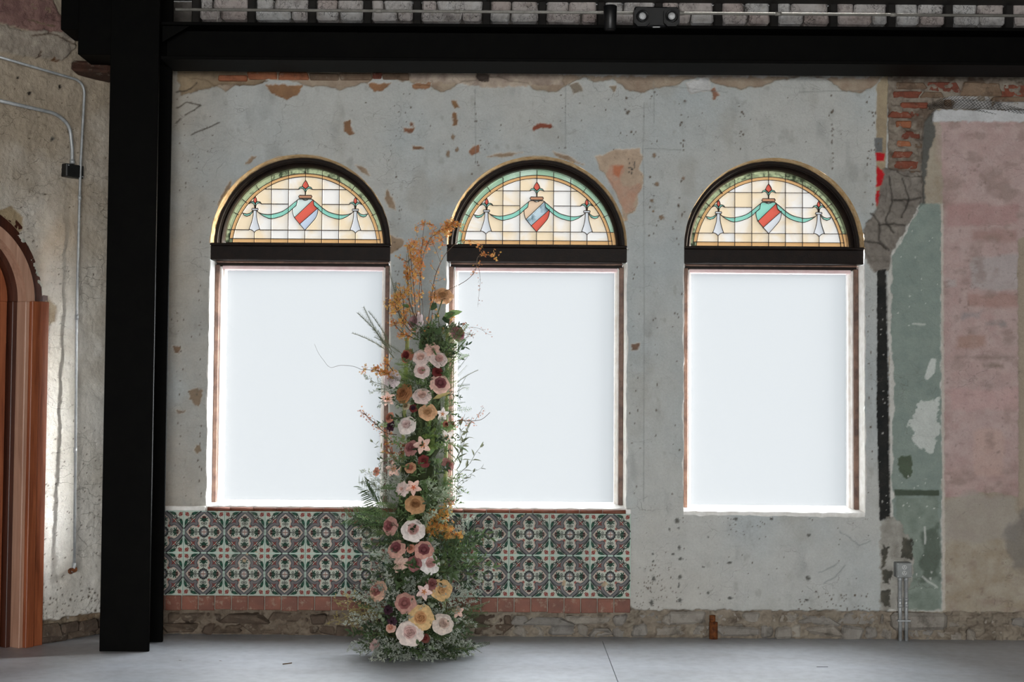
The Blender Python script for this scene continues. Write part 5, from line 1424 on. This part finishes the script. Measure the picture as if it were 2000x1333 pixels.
# body of the foliage, from the top down
grow('frond_dark', 12, (640, 780), (-.6, 1), (.09, .15)); grow('leafy_dark', 7, (640, 720), (-.4, .8), (.10, .15), (.0, .9)); grow('feather_dark', 7, (650, 760), (-.3, 1), (.10, .15))
grow('frond_mid', 9, (650, 760), (-.5, 1), (.09, .14)); grow('leafy_mid', 8, (650, 800), (-.8, .9), (.07, .11)); grow('feather_dark', 8, (680, 800), (-.8, .8), (.09, .13)); grow('lace', 6, (690, 800), (-.8, .6), (.06, .1)); grow('frond_dark', 9, (700, 860), (-1, 1), (.08, .13))
grow('feather', 16, (712, 758), (-1.25, -.75), (.06, .085), (-.5, .4)); grow('feather', 12, (838, 880), (.1, .6), (.07, .10), (-.4, .5))
grow('leafy_dark', 14, (760, 930), (-1, .9), (.09, .14)); grow('frond_mid', 12, (740, 960), (-1, 1), (.10, .16)); grow('leafy_mid', 9, (780, 960), (-.9, .9), (.09, .13)); grow('leafy_pale', 5, (930, 1000), (.2, 1), (.09, .13))
grow('feather_dark', 12, (800, 1010), (-.8, 1), (.09, .14)); grow('lace', 10, (830, 980), (-1, -.4), (.08, .13)); grow('lace', 4, (740, 790), (-.3, .3), (.07, .1))
grow('leafy_pale', 14, (930, 1030), (0, 1.1), (.09, .14), (-.2, .7)); grow('leafy_mid', 10, (920, 1030), (-.4, 1), (.1, .14))
grow('frond_dark', 14, (960, 1090), (-1.1, .9), (.12, .2), (-.4, .6)); grow('leafy_dark', 16, (1000, 1130), (-1, 1), (.1, .17), (-.4, .6)); grow('feather_dark', 9, (1000, 1120), (-1.2, -.2), (.1, .16)); grow('frond_mid', 6, (985, 1040), (-1.3, -.6), (.1, .16))
grow('lace', 14, (1040, 1130), (-1, 1.1), (.1, .16), (-.2, .6)); grow('leafy_mid', 9, (1060, 1130), (.4, 1.3), (.12, .2), (-.1, .6)); grow('leafy_dark', 7, (1050, 1130), (.6, 1.4), (.14, .24), (-.2, .5))
grow('lace', 40, (1130, 1262), (-1.1, 1.0), (.11, .19), (-.3, .6)); grow('leafy_dark', 26, (1110, 1270), (-.9, 1.1), (.12, .18), (-.4, .5)); grow('frond_dark', 16, (1180, 1275), (.2, 1.2), (.12, .2), (-.5, .4)); grow('lace', 20, (1250, 1290), (-.9, .9), (.1, .15), (-.5, .2)); grow('leafy_dark', 14, (1250, 1290), (-.9, .9), (.08, .13), (-.6, .2)); grow('frond_dark', 8, (1255, 1288), (-1, 1), (.1, .14), (-.6, .2)); grow('feather_dark', 8, (1150, 1260), (-1, 1), (.12, .18))
def reach(kind, lst, dy=0.0, fat=1.0, roll=None):
    for (x0, y0, x1, y1) in lst:
        a_ = at(x0, y0, YP + dy + random.uniform(-.04, .04)); b_ = at(x1, y1, YP + dy + random.uniform(-.14, .02))
        if b_.z < .01: b_.z = .01
        sprig(kind, a_, b_, roll, fat)
reach('whip', [(770, 700, 700, 612), (768, 700, 720, 600), (765, 690, 741, 602), (766, 695, 702, 635), (772, 690, 728, 658), (800, 690, 752, 560), (790, 640, 757, 520), (805, 640, 785, 505), (806, 610, 800, 480), (795, 700, 740, 650),
               (876, 745, 914, 696), (878, 762, 922, 713), (880, 790, 908, 738), (880, 772, 912, 752), (880, 800, 898, 770), (876, 720, 905, 690), (884, 845, 905, 810), (860, 640, 905, 655), (868, 680, 915, 672)], 0, 1.0)
reach('olive', [(885, 930, 905, 850), (890, 920, 930, 842), (888, 945, 922, 880), (884, 960, 918, 905), (888, 970, 905, 930), (882, 1000, 910, 960), (886, 905, 922, 862), (760, 950, 725, 905), (758, 960, 716, 950), (756, 975, 726, 925), (770, 905, 738, 870), (752, 940, 735, 912)], 0, 1.0)
reach('palm', [(752, 1010, 690, 985), (756, 1005, 700, 962), (758, 1000, 722, 945), (760, 1005, 745, 940), (756, 1020, 684, 1005), (756, 1035, 692, 1030)], 0, .9)
reach('frond_mid', [(756, 1030, 700, 1018), (760, 1040, 695, 1045), (765, 1020, 712, 1005), (880, 700, 905, 660), (866, 690, 905, 640), (860, 720, 900, 700), (862, 735, 890, 725)], -.02)
reach('lace', [(770, 760, 715, 742), (768, 765, 722, 768), (772, 780, 735, 795), (760, 960, 712, 912), (765, 970, 706, 938), (890, 1180, 945, 1135), (895, 1195, 946, 1165), (888, 1165, 935, 1120), (885, 1040, 920, 1005), (880, 1060, 915, 1035), (760, 1130, 735, 1100), (755, 1180, 690, 1155),
               (740, 1230, 722, 1205), (745, 1260, 716, 1235), (750, 1270, 724, 1290), (870, 1255, 896, 1272)], -.06)
for (x0, y0, x1, y1) in ((850, 1276, 880, 1284), (806, 1284, 826, 1298), (780, 1282, 742, 1298), (830, 1284, 852, 1292), (790, 1286, 764, 1298), (815, 1286, 838, 1300), (755, 1276, 728, 1290)):
    a_, b_ = on_floor(x0, y0), on_floor(x1, y1); a_.z, b_.z = .05, .02; sprig('lace', a_, b_, None, 1.1)
reach('lace_straw', [(755, 1190, 650, 1170), (755, 1195, 640, 1200), (750, 1205, 662, 1222), (750, 1185, 668, 1150), (758, 1200, 680, 1188), (752, 1215, 690, 1235), (756, 1180, 700, 1165), (750, 1195, 655, 1188)], -.04)
reach('leafy_dark', [(880, 1090, 945, 1080), (885, 1100, 950, 1110), (880, 1070, 935, 1050), (880, 1110, 940, 1135), (880, 1130, 935, 1158), (880, 1240, 912, 1225), (882, 1250, 906, 1262), (880, 1200, 915, 1190)], -.03)
reach('leafy_mid', [(885, 1080, 938, 1068), (880, 1120, 935, 1095)], -.05)
# broad single leaves near the top and low down
def big_leaf(x0, y0, x1, y1, w_, m_='mid'):
    mb = MB(); a_ = at(x0, y0, YP - .10); b_ = at(x1, y1, YP - .14); leaf(mb, a_, b_ - a_, Vector((random.uniform(-.5, .5), -1, .3)), (b_ - a_).length, w_ * PXM, .3, .1)
    mb.build('broad_leaf', LF[m_], pillar)
for q_ in ((866, 622, 888, 610, 15, 'mid'), (872, 616, 902, 608, 14, 'mid'), (866, 618, 876, 632, 14, 'dark'), (852, 592, 842, 606, 13, 'dark'), (850, 655, 862, 640, 14, 'dark'), (842, 660, 846, 684, 14, 'dark'), (836, 670, 826, 688, 14, 'dark'), (800, 600, 786, 596, 8, 'mid'), (880, 1205, 894, 1214, 10, 'pale'),
           (832, 890, 850, 876, 12, 'mid'), (834, 1150, 814, 1180, 10, 'straw'), (845, 780, 880, 766, 9, 'straw')): big_leaf(*q_)

# ------------------------------------------------------------------ blooms
def petal_mat(name, c, c2, trans=.25):
    t = NT(name); p = t.obj()
    n = t.noise(7, 3, .5, p); c_ = t.ramp(n, [(.3, c), (.7, c2)])
    t.base(c_, .6, 0, .2)
    tl = t.node('ShaderNodeBsdfTranslucent', {'Color': c_}).outputs[0]
    mx = t.node('ShaderNodeMixShader', {0: trans, 1: t.b.outputs[0], 2: tl}).outputs[0]
    t.l.new(mx, t.out.inputs[0]); return t.m
PM = {}
def petals(rgb):
    g_ = sum(rgb) / 3; rgb = tuple(int(min(255, (v * .74 + g_ * .26) * 1.06)) for v in rgb)
    if rgb not in PM:
        d = tuple(int(k * .86) for k in rgb); PM[rgb] = petal_mat('petal_%02x%02x%02x' % rgb, L(*d), L(*[min(255, int(k * 1.04)) for k in rgb]))
    return PM[rgb]
def petal_grid(mb, th, span, r0, r1, h0, h1, lip, point=.12, wav=.02, tw=.0, nu=6, nv=6, tilt=0.0):
    vs = []
    for j in range(nv + 1):
        b = j / nv
        for i in range(nu + 1):
            a_ = -1 + 2 * i / nu
            wdt = span * .5 * math.sin(math.pi * (.24 + .40 * b)) ** .8
            top = 1 - point * a_ * a_ * b
            R = r0 + (r1 - r0) * (b ** .75) + lip * max(0, b - .6) ** 1.5 * 6.0
            Z = h0 + (h1 - h0) * math.sin(b * 1.5708) * top - lip * max(0, b - .7) ** 2 * 9.0
            R += wav * math.sin(a_ * 4 + th * 7) * b
            an = th + a_ * wdt + tw * b
            vs.append((R * math.cos(an), R * math.sin(an), Z + tilt * R))
    n = nu + 1
    mb.add(vs, [(j * n + i, j * n + i + 1, (j + 1) * n + i + 1, (j + 1) * n + i) for j in range(nv) for i in range(nu)])
def layer(mb, n, span, r0, r1, h0, h1, lip, th0=None, jit=.06, **kw):
    th0 = random.uniform(0, 6.28) if th0 is None else th0
    for k in range(n):
        j = lambda v: v * random.uniform(1 - jit, 1 + jit)
        petal_grid(mb, th0 + 2 * math.pi * k / n + random.uniform(-.12, .12), span * random.uniform(.92, 1.08), r0, j(r1), h0, j(h1), j(lip), **kw)
def bloom_rose(open_=1.0):
    out, heart = MB(), MB()
    heart.lathe([(.16, .0), (.15, .2), (.09, .285), (.02, .30)], 10)
    layer(heart, 2, 4.4, .02, .05, .12, .40, .0, tw=1.4, point=.0); layer(heart, 3, 2.8, .04, .10, .1, .40, .006, tw=.7, point=.03); layer(heart, 4, 2.3, .06, .155, .05, .385, .012, tw=.5, point=.04); layer(heart, 4, 2.2, .08, .215, .0, .36, .018, tw=.3, point=.05)
    layer(out, 5, 1.9, .08, .275 * open_, -.02, .325, .03, point=.06, tw=.15); layer(out, 5, 1.85, .08, .34 * open_, -.04, .27, .05, wav=.025, point=.08); layer(out, 5, 1.8, .08, .39 * open_, -.06, .19, .075, wav=.03, point=.10)
    return out, heart
def bloom_garden(open_=1.0):
    out, heart = MB(), MB()
    heart.lathe([(.2, .0), (.19, .2), (.12, .27), (.02, .285)], 10)
    for k in range(5):
        c = 1.2566 * k + .4
        for j in range(4):
            sub = MB(); petal_grid(sub, 0, 2.4, .01, .045 + .032 * j, .12, .36 + .012 * j, .004, wav=.015, point=.0)
            ox, oy = math.cos(c) * .085, math.sin(c) * .085
            M_ = Matrix.Translation((ox, oy, 0)) @ Matrix.Rotation(c + random.uniform(-.5, .5), 4, 'Z')
            heart.add([tuple(M_ @ Vector(p)) for p in sub.v], sub.f)
    layer(heart, 6, 1.6, .06, .235, .0, .355, .012, wav=.02, point=.0); layer(heart, 6, 1.5, .06, .27, .0, .33, .02, wav=.02, point=.0)
    layer(out, 6, 1.6, .08, .31 * open_, -.02, .29, .035, point=.05); layer(out, 6, 1.5, .08, .37 * open_, -.04, .22, .06, wav=.03, point=.06); layer(out, 5, 1.75, .08, .40 * open_, -.06, .14, .08, wav=.035, point=.08)
    return out, heart
def bloom_carnation(open_=1.0):
    out, heart = MB(), MB()
    for r, h, n in ((.12, .30, 6), (.20, .27, 8), (.28, .23, 9)): layer(heart if r < .15 else out, n, 1.2, .02, r, .0, h, .03, wav=.05, jit=.2, point=-.1)
    layer(out, 10, 1.0, .03, .36, .0, .17, .06, wav=.06, jit=.2, point=-.15); layer(out, 9, 1.0, .03, .44, -.02, .10, .07, wav=.07, jit=.15, point=-.15)
    return out, heart
def bloom_star(n=5):
    out, heart = MB(), MB()
    for k in range(n):
        th = 2 * math.pi * k / n; vs = []
        for j in range(7):
            b = j / 6; w_ = .155 * math.sin(math.pi * (.06 + .88 * b ** .8)) ** .9
            for i in range(5):
                a_ = -1 + i / 2; R = .03 + .46 * b; tw = .18 * b
                x, y = R, a_ * w_ + tw * R * .6
                vs.append((x * math.cos(th) - y * math.sin(th), x * math.sin(th) + y * math.cos(th), .10 * b * (1 - b) * 2 + .05 * a_ * a_ * b + .03 * a_ * b))
        out.add(vs, [(j * 5 + i, j * 5 + i + 1, (j + 1) * 5 + i + 1, (j + 1) * 5 + i) for j in range(6) for i in range(4)])
        v2 = []
        for j in range(5):
            b = j / 4; w_ = .06 * math.sin(math.pi * (.1 + .9 * b) * .5 + 1.2 * b)
            for a_ in (-1, 0, 1):
                x, y = .01 + .20 * b, a_ * max(w_ * (1 - b * .9), .004)
                v2.append((x * math.cos(th + .06) - y * math.sin(th + .06), x * math.sin(th + .06) + y * math.cos(th + .06), .035 + .09 * b * (1 - b) * 2 - .02 * b))
        heart.add(v2, [(j * 3 + i, j * 3 + i + 1, (j + 1) * 3 + i + 1, (j + 1) * 3 + i) for j in range(4) for i in range(2)])
    heart.lathe([(.035, -.02), (.05, .03), (.03, .07), (.008, .08)], 8)
    return out, heart
BL = {}
def bl(kind):
    if kind not in BL:
        BL[kind] = []
        for i in range(3):
            o, h = dict(rose=bloom_rose, garden=bloom_garden, carnation=bloom_carnation, star=bloom_star)[kind]()
            pair = []
            for mbb, nm in ((o, 'petals'), (h, 'heart')):
                me = mbb.mesh(nm, True); me.materials.append(None); pair.append(me)
            BL[kind].append(pair)
    return random.choice(BL[kind])
calyx_mb = MB(); calyx_mb.lathe([(.02, -.22), (.10, -.16), (.13, -.08), (.10, .0)], 8); CALYX = calyx_mb.mesh('calyx', True); CALYX.materials.append(LF['stem'])
NAMES = dict(rose='rose', garden='garden_rose', carnation='carnation', star='star_flower')
def bloom(kind, px, py, dpx, outer_c, heart_c, label=None, out=.35, face=None, tilt=.3):
    out = out + .22
    c, w_ = core_at(py); u = (px - c) / max(w_, 1) * .55
    p = front(px, py, out)
    d = Vector((u + random.uniform(-.2, .2), -1, tilt + random.uniform(-.15, .25))) if face is None else Vector(face)
    me_o, me_h = bl(kind); s = dpx * PXM * (1.1 if kind != 'star' else 1.12)
    o = bpy.data.objects.new(NAMES[kind], me_o); COL.objects.link(o)
    Mx = Matrix.Translation(p) @ d.normalized().to_track_quat('Z', 'Y').to_matrix().to_4x4() @ Matrix.Rotation(random.uniform(0, 6.28), 4, 'Z') @ Matrix.Diagonal((s, s, s, 1))
    o.matrix_world = Mx; o.parent = pillar; o.matrix_parent_inverse = Matrix.Translation(-Vector(pillar.location))
    o.material_slots[0].link = 'OBJECT'; o.material_slots[0].material = petals(outer_c)
    h = bpy.data.objects.new('heart', me_h); COL.objects.link(h); h.parent = o
    h.material_slots[0].link = 'OBJECT'; h.material_slots[0].material = petals(heart_c)
    if kind != 'star':
        k = bpy.data.objects.new('calyx', CALYX); COL.objects.link(k); k.parent = o
    if label: o['label'] = label
    return o
PEACH, TAN, AMBER, PALE, WHITE, LILAC = (226, 172, 122), (206, 150, 96), (190, 122, 70), (226, 202, 194), (236, 222, 216), (216, 200, 202)
MAUVE, DMAUVE, RUST, DRED, PLUM, BLUSH, CORAL, YEL = (184, 122, 116), (142, 70, 76), (184, 104, 76), (122, 36, 36), (66, 32, 50), (232, 184, 166), (220, 140, 112), (232, 184, 116)
SPK, SOR = (240, 190, 172), (224, 130, 64)
for a_ in [('rose', 864, 582, 37, PEACH, TAN, 'peach rose on top', .5, (.1, -1, .7)), ('garden', 815, 632, 35, LILAC, (166, 120, 124)), ('garden', 893, 653, 28, (172, 104, 116), (140, 72, 88), None, .2, (.7, -.8, .2)), ('carnation', 844, 685, 24, BLUSH, BLUSH),
           ('garden', 797, 696, 25, RUST, DRED), ('rose', 823, 701, 30, PALE, BLUSH), ('rose', 855, 704, 31, PALE, (214, 160, 150)), ('rose', 824, 726, 28, PALE, (206, 150, 142)), ('garden', 854, 728, 19, DRED, (110, 30, 30)), ('garden', 858, 752, 35, BLUSH, DMAUVE),
           ('rose', 769, 742, 34, LILAC, (206, 188, 190), None, .2, (-.5, -1, .3)), ('rose', 792, 771, 36, AMBER, (176, 108, 60), 'amber rose'), ('rose', 825, 776, 32, PALE, (222, 180, 164)), ('star', 758, 779, 28, SPK, SOR, None, .25, (-.3, -1, -.1)), ('garden', 794, 795, 14, (206, 186, 150), (150, 110, 80)), ('garden', 808, 799, 15, DRED, PLUM),
           ('rose', 836, 808, 32, PEACH, TAN), ('star', 864, 809, 24, WHITE, SOR, None, .3, (.4, -1, -.2)), ('rose', 797, 834, 34, WHITE, (226, 196, 190), 'white rose'), ('garden', 763, 817, 20, CORAL, RUST, None, .2), ('carnation', 764, 833, 17, PLUM, (50, 24, 40), None, .3), ('garden', 880, 830, 15, RUST, DRED, None, .2),
           ('star', 872, 855, 30, WHITE, (232, 150, 84), None, .3, (.2, -1, -.1)), ('star', 825, 870, 32, SPK, SOR, None, .6, (0, -1, .1)), ('garden', 805, 877, 27, MAUVE, (150, 82, 84), None, .3), ('garden', 828, 902, 21, (140, 50, 50), DRED), ('garden', 802, 915, 19, (206, 146, 104), RUST), ('rose', 873, 909, 25, MAUVE, (170, 100, 92)),
           ('star', 769, 917, 28, SPK, SOR, None, .3, (-.1, -1, -.1)), ('carnation', 736, 922, 15, CORAL, CORAL, None, .0), ('star', 808, 953, 29, SPK, (236, 110, 60), None, .6), ('carnation', 787, 956, 22, PALE, BLUSH), ('rose', 811, 988, 35, TAN, (170, 112, 62), 'tan rose'), ('carnation', 879, 978, 19, BLUSH, BLUSH, None, .2),
           ('garden', 764, 1029, 30, (208, 148, 136), (160, 84, 86)), ('rose', 808, 1038, 40, WHITE, (214, 158, 150), 'large white rose with pink heart'), ('garden', 776, 1074, 32, (216, 160, 142), DMAUVE), ('garden', 828, 1077, 33, (224, 158, 140), DMAUVE), ('garden', 803, 1073, 15, CORAL, RUST), ('carnation', 783, 1104, 25, (238, 198, 180), (238, 198, 180)),
           ('garden', 811, 1102, 27, (168, 98, 98), (146, 74, 78)), ('rose', 838, 1103, 36, (240, 228, 224), (214, 156, 150), 'white rose with rosy heart'), ('garden', 741, 1156, 34, (228, 176, 146), (178, 104, 96), None, .2), ('garden', 793, 1179, 35, (204, 146, 130), (164, 92, 88)), ('star', 828, 1157, 29, (242, 204, 196), SOR, None, .6),
           ('garden', 843, 1143, 22, (160, 96, 92), (140, 74, 72)), ('rose', 860, 1153, 38, YEL, (226, 170, 104), 'yellow peach rose'), ('rose', 822, 1208, 44, (234, 190, 122), (222, 158, 96), 'large yellow rose low on the pillar'), ('star', 894, 1195, 24, SPK, SOR, None, .3, (.5, -1, .1)), ('rose', 802, 1237, 45, (236, 216, 208), (222, 180, 172), 'large blush rose near the floor'),
           ('rose', 863, 1222, 38, (230, 212, 198), (214, 182, 164)), ('carnation', 759, 1193, 16, PLUM, (50, 24, 40)), ('carnation', 766, 1215, 16, PLUM, (50, 24, 40)), ('garden', 764, 1227, 17, (222, 170, 150), CORAL), ('carnation', 732, 1261, 18, (206, 168, 162), (190, 146, 142), None, .2), ('garden', 716, 1165, 11, (200, 140, 130), MAUVE, None, .0),
           ('garden', 830, 1248, 16, (120, 58, 44), DRED), ('carnation', 879, 1100, 13, (110, 76, 118), (90, 56, 96), None, .2), ('garden', 870, 775 + 55, 12, RUST, DRED, None, .3)]:
    bloom(*a_)
# stem of the reaching star flower, seed pods
MB().tube([front(850, 1208, .3), front(894, 1196, .25)], .006, 6).build('flower_stem', LF['stem'], pillar, True)
MB().tube([front(858, 640, .0), at(856, 610, YP - .09), at(864, 586, YP - .11)], .004, 6).build('flower_stem', LF['stem'], pillar, True)
pod = MB(); pod.lathe([(.1, -.48), (.36, -.36), (.5, -.05), (.42, .28), (.22, .42), (.24, .5), (.12, .46)], 10); POD = pod.mesh('seed_pod', True); POD.materials.append(LF['pale'])
for (px, py, d_) in ((745, 1192, 10), (742, 1204, 9), (748, 1211, 9), (843, 1184, 9), (838, 1246, 9), (840, 1265, 9), (846, 1267, 8), (838, 1180, 8), (806, 793, 9), (872, 917, 7), (829, 906, 8), (846, 1100, 8), (878, 1112, 10), (865, 1098, 9), (800, 1115, 6), (855, 1124, 6), (776, 795, 8)):
    o = bpy.data.objects.new('seed_pod', POD); COL.objects.link(o); s = d_ * PXM
    o.matrix_world = Matrix.Translation(front(px, py, .35)) @ Euler((random.uniform(.8, 1.9), 0, random.uniform(-.6, .6))).to_matrix().to_4x4() @ Matrix.Diagonal((s, s, s, 1))
    o.parent = pillar; o.matrix_parent_inverse = Matrix.Translation(-Vector(pillar.location))

# ------------------------------------------------------------------ orange blossom branches
def floret(mb, p, r, mi):
    n = rv().normalized(); a_ = n.orthogonal().normalized(); b_ = n.cross(a_)
    for k in range(4):
        an = k * 1.5708 + .3; d = a_ * math.cos(an) + b_ * math.sin(an); s = n.cross(d)
        mb.add([p, p + d * r * .7 + s * r * .42 + n * r * .2, p + d * r * 1.15 + n * r * .35, p + d * r * .7 - s * r * .42 + n * r * .2], [(0, 1, 2, 3)], mi)
def branch(path, twigs, dens, rad=.0032, mats=('orange', 'amber'), cl=.018, y0=-.05, y1=-.10, span=(0, 1), name='blossom_branch', size=(.0055, .009), twl=(.03, .08)):
    pts = [at(x, y, YP + y0 + (y1 - y0) * i / max(1, len(path) - 1)) for i, (x, y) in enumerate(path)]
    sm_ = []
    for i in range(len(pts) - 1):
        p0, p1, p2, p3 = pts[max(i - 1, 0)], pts[i], pts[i + 1], pts[min(i + 2, len(pts) - 1)]
        for j in range(5):
            t = j / 5; sm_.append(.5 * ((2 * p1) + (p2 - p0) * t + (2 * p0 - 5 * p1 + 4 * p2 - p3) * t * t + (3 * p1 - p0 - 3 * p2 + p3) * t ** 3))
    sm_.append(pts[-1])
    st, fl_ = MB(), MB(); st.tube(sm_, rad, 5, 0, True, rad * .45)
    nodes = []
    for _ in range(int(twigs * 1.5)):
        t = random.uniform(*span); i = min(int(t * (len(sm_) - 1)), len(sm_) - 2); p = sm_[i]
        d = (sm_[i + 1] - sm_[i]).normalized(); e = p + (d * .7 + rv(.6)).normalized() * random.uniform(*twl)
        st.tube([p, p.lerp(e, .5) + rv(.004), e], rad * .5, 4, 0, False, rad * .3); nodes.append((p, e))
    for p, e in nodes:
        for _ in range(dens):
            q_ = p.lerp(e, random.uniform(.2, 1.05)) + rv(cl * .5); floret(fl_, q_, random.uniform(*size), 0 if random.random() < .65 else 1)
    o = st.build(name, LF['bark'], pillar, True)
    f_ = fl_.build('blossoms', [LF[mats[0]], LF[mats[1]]]); f_.parent = o; f_.matrix_parent_inverse = o.matrix_world.inverted() if False else Matrix.Identity(4)
    # both meshes are in world space; the branch hangs under the pillar with its own inverse
    f_['kind'] = 'stuff'; return o
branch([(822, 655), (820, 560), (825, 508), (838, 470), (860, 450), (882, 444)], 22, 12, span=(.15, 1))
branch([(816, 655), (808, 560), (802, 500), (806, 478)], 20, 11, span=(.1, .95))
branch([(830, 650), (822, 540), (824, 480), (830, 428)], 12, 9, span=(.2, .75), rad=.0025)
branch([(832, 655), (842, 590), (850, 540), (868, 500), (890, 476), (900, 470)], 7, 5, span=(.0, .5))
branch([(862, 572), (905, 552), (928, 530), (932, 505), (944, 494), (955, 500)], 6, 5, span=(.3, 1), rad=.0022, size=(.004, .007), twl=(.02, .05))
branch([(932, 506), (934, 520), (938, 545), (936, 570), (933, 600)], 6, 2, span=(.2, 1), rad=.0012, mats=('rusty', 'orange'), size=(.003, .005), twl=(.01, .03))
branch([(860, 512), (850, 485), (842, 468)], 3, 4, rad=.0015); branch([(955, 500), (963, 502), (968, 498)], 3, 6, rad=.0012, twl=(.01, .03)); branch([(895, 472), (915, 470), (930, 475), (946, 488)], 5, 4, rad=.0014, twl=(.01, .04))
branch([(882, 444), (892, 440), (900, 446)], 4, 5, rad=.0014, twl=(.02, .05)); branch([(815, 462), (814, 444), (826, 438), (850, 440)], 7, 7, rad=.0014, twl=(.02, .05)); branch([(870, 470), (872, 450), (878, 432)], 3, 5, rad=.0014); branch([(868, 475), (862, 468), (870, 462)], 3, 7, rad=.0014)
branch([(818, 660), (795, 640), (778, 610), (770, 590), (774, 580)], 20, 9, mats=('amber', 'orange'), span=(.2, 1)); branch([(812, 650), (790, 620), (788, 590), (782, 570)], 14, 8, mats=('amber', 'orange'), span=(.2, 1)); branch([(806, 660), (785, 650), (768, 630)], 9, 9, mats=('orange', 'amber'))
branch([(820, 640), (800, 590), (796, 540), (798, 508)], 14, 8, mats=('amber', 'orange'), span=(.2, 1)); branch([(838, 665), (846, 600), (850, 560)], 8, 6, span=(.0, 1)); branch([(860, 650), (880, 630), (884, 618)], 5, 6, twl=(.02, .04))
branch([(790, 745), (765, 735), (740, 725), (705, 722)], 15, 9, mats=('amber', 'orange'), span=(.2, 1), twl=(.02, .05)); branch([(705, 722), (690, 716), (665, 714), (645, 718), (632, 704), (622, 690), (614, 672)], 0, 0, rad=.0013)
branch([(775, 735), (760, 715), (756, 705)], 6, 9, mats=('amber', 'orange'), twl=(.02, .04))
branch([(775, 850), (752, 845), (735, 830), (722, 818), (712, 808)], 13, 6, mats=('rusty', 'orange'), span=(.1, 1), twl=(.02, .06), size=(.004, .007)); branch([(775, 900), (762, 880), (752, 860)], 9, 7, mats=('rusty', 'amber'), twl=(.02, .05)); branch([(770, 895), (785, 885), (790, 865)], 8, 5, mats=('rusty', 'orange'), twl=(.02, .05))
branch([(872, 832), (895, 822), (915, 823), (940, 820), (957, 806)], 10, 4, mats=('rusty', 'rusty'), span=(.1, .6), twl=(.02, .05), size=(.003, .006)); branch([(928, 822), (936, 808), (944, 796)], 5, 3, mats=('rusty', 'rusty'), rad=.0012, twl=(.01, .04), size=(.003, .005))
branch([(898, 652), (915, 640), (935, 642), (952, 652)], 6, 3, mats=('rusty', 'rusty'), rad=.0012, twl=(.01, .04), size=(.003, .005)); branch([(902, 650), (920, 655), (925, 660)], 5, 4, mats=('rusty', 'rusty'), rad=.0012, twl=(.01, .03), size=(.003, .005)); branch([(895, 640), (903, 634), (908, 632)], 3, 4, mats=('rusty', 'rusty'), rad=.0012, twl=(.01, .02))
branch([(820, 1040), (838, 1018), (855, 1008), (872, 1006)], 26, 13, y0=-.16, y1=-.18, mats=('amber', 'orange'), twl=(.02, .06)); branch([(830, 1045), (848, 1030), (862, 1025), (880, 1032)], 24, 13, y0=-.16, y1=-.18, mats=('amber', 'orange'), twl=(.02, .05)); branch([(866, 1030), (880, 1040), (892, 1052), (896, 1048)], 13, 10, y0=-.12, y1=-.12, mats=('amber', 'orange'), twl=(.02, .05)); branch([(840, 1040), (860, 1042), (874, 1046)], 10, 9, y0=-.14, y1=-.14, mats=('amber', 'orange'), twl=(.02, .04))
branch([(870, 1000), (876, 990), (880, 985)], 5, 7, y0=-.12, y1=-.12, mats=('orange', 'amber'), twl=(.02, .04))
# fallen scraps on the floor
for (px, py, lab) in ((348, 1292, 'tiny dark leaf scrap on the floor near the black column'), (427, 1293, 'small brown leaf scrap lying on the floor below the tile dado')):
    p = on_floor(px, py); mb = MB(); leaf(mb, Vector((p.x, p.y, .003)), Vector((1, .3, .05)), Vector((0, 0, 1)), .022, .012); prop(mb.build('leaf_scrap', LF['bark']), lab, 'leaf')
p0, p1 = on_floor(552, 1299), on_floor(570, 1297)
prop(MB().tube([(p0.x, p0.y, .003), (p1.x, p1.y, .004)], .003, 5).build('twig_scrap', LF['bark']), 'short thin twig lying on the floor between tile dado and flower pillar', 'twig')
p0, p1 = on_floor(1595, 1303.5), on_floor(1617, 1303.5)
prop(MB().box(p0.x, p1.x, p0.y - .004, p0.y + .004, -.002, .0012).build('floor_slot', M['dark_hole']), 'short dark slot cut in the floor below the teal shield window', 'slot')
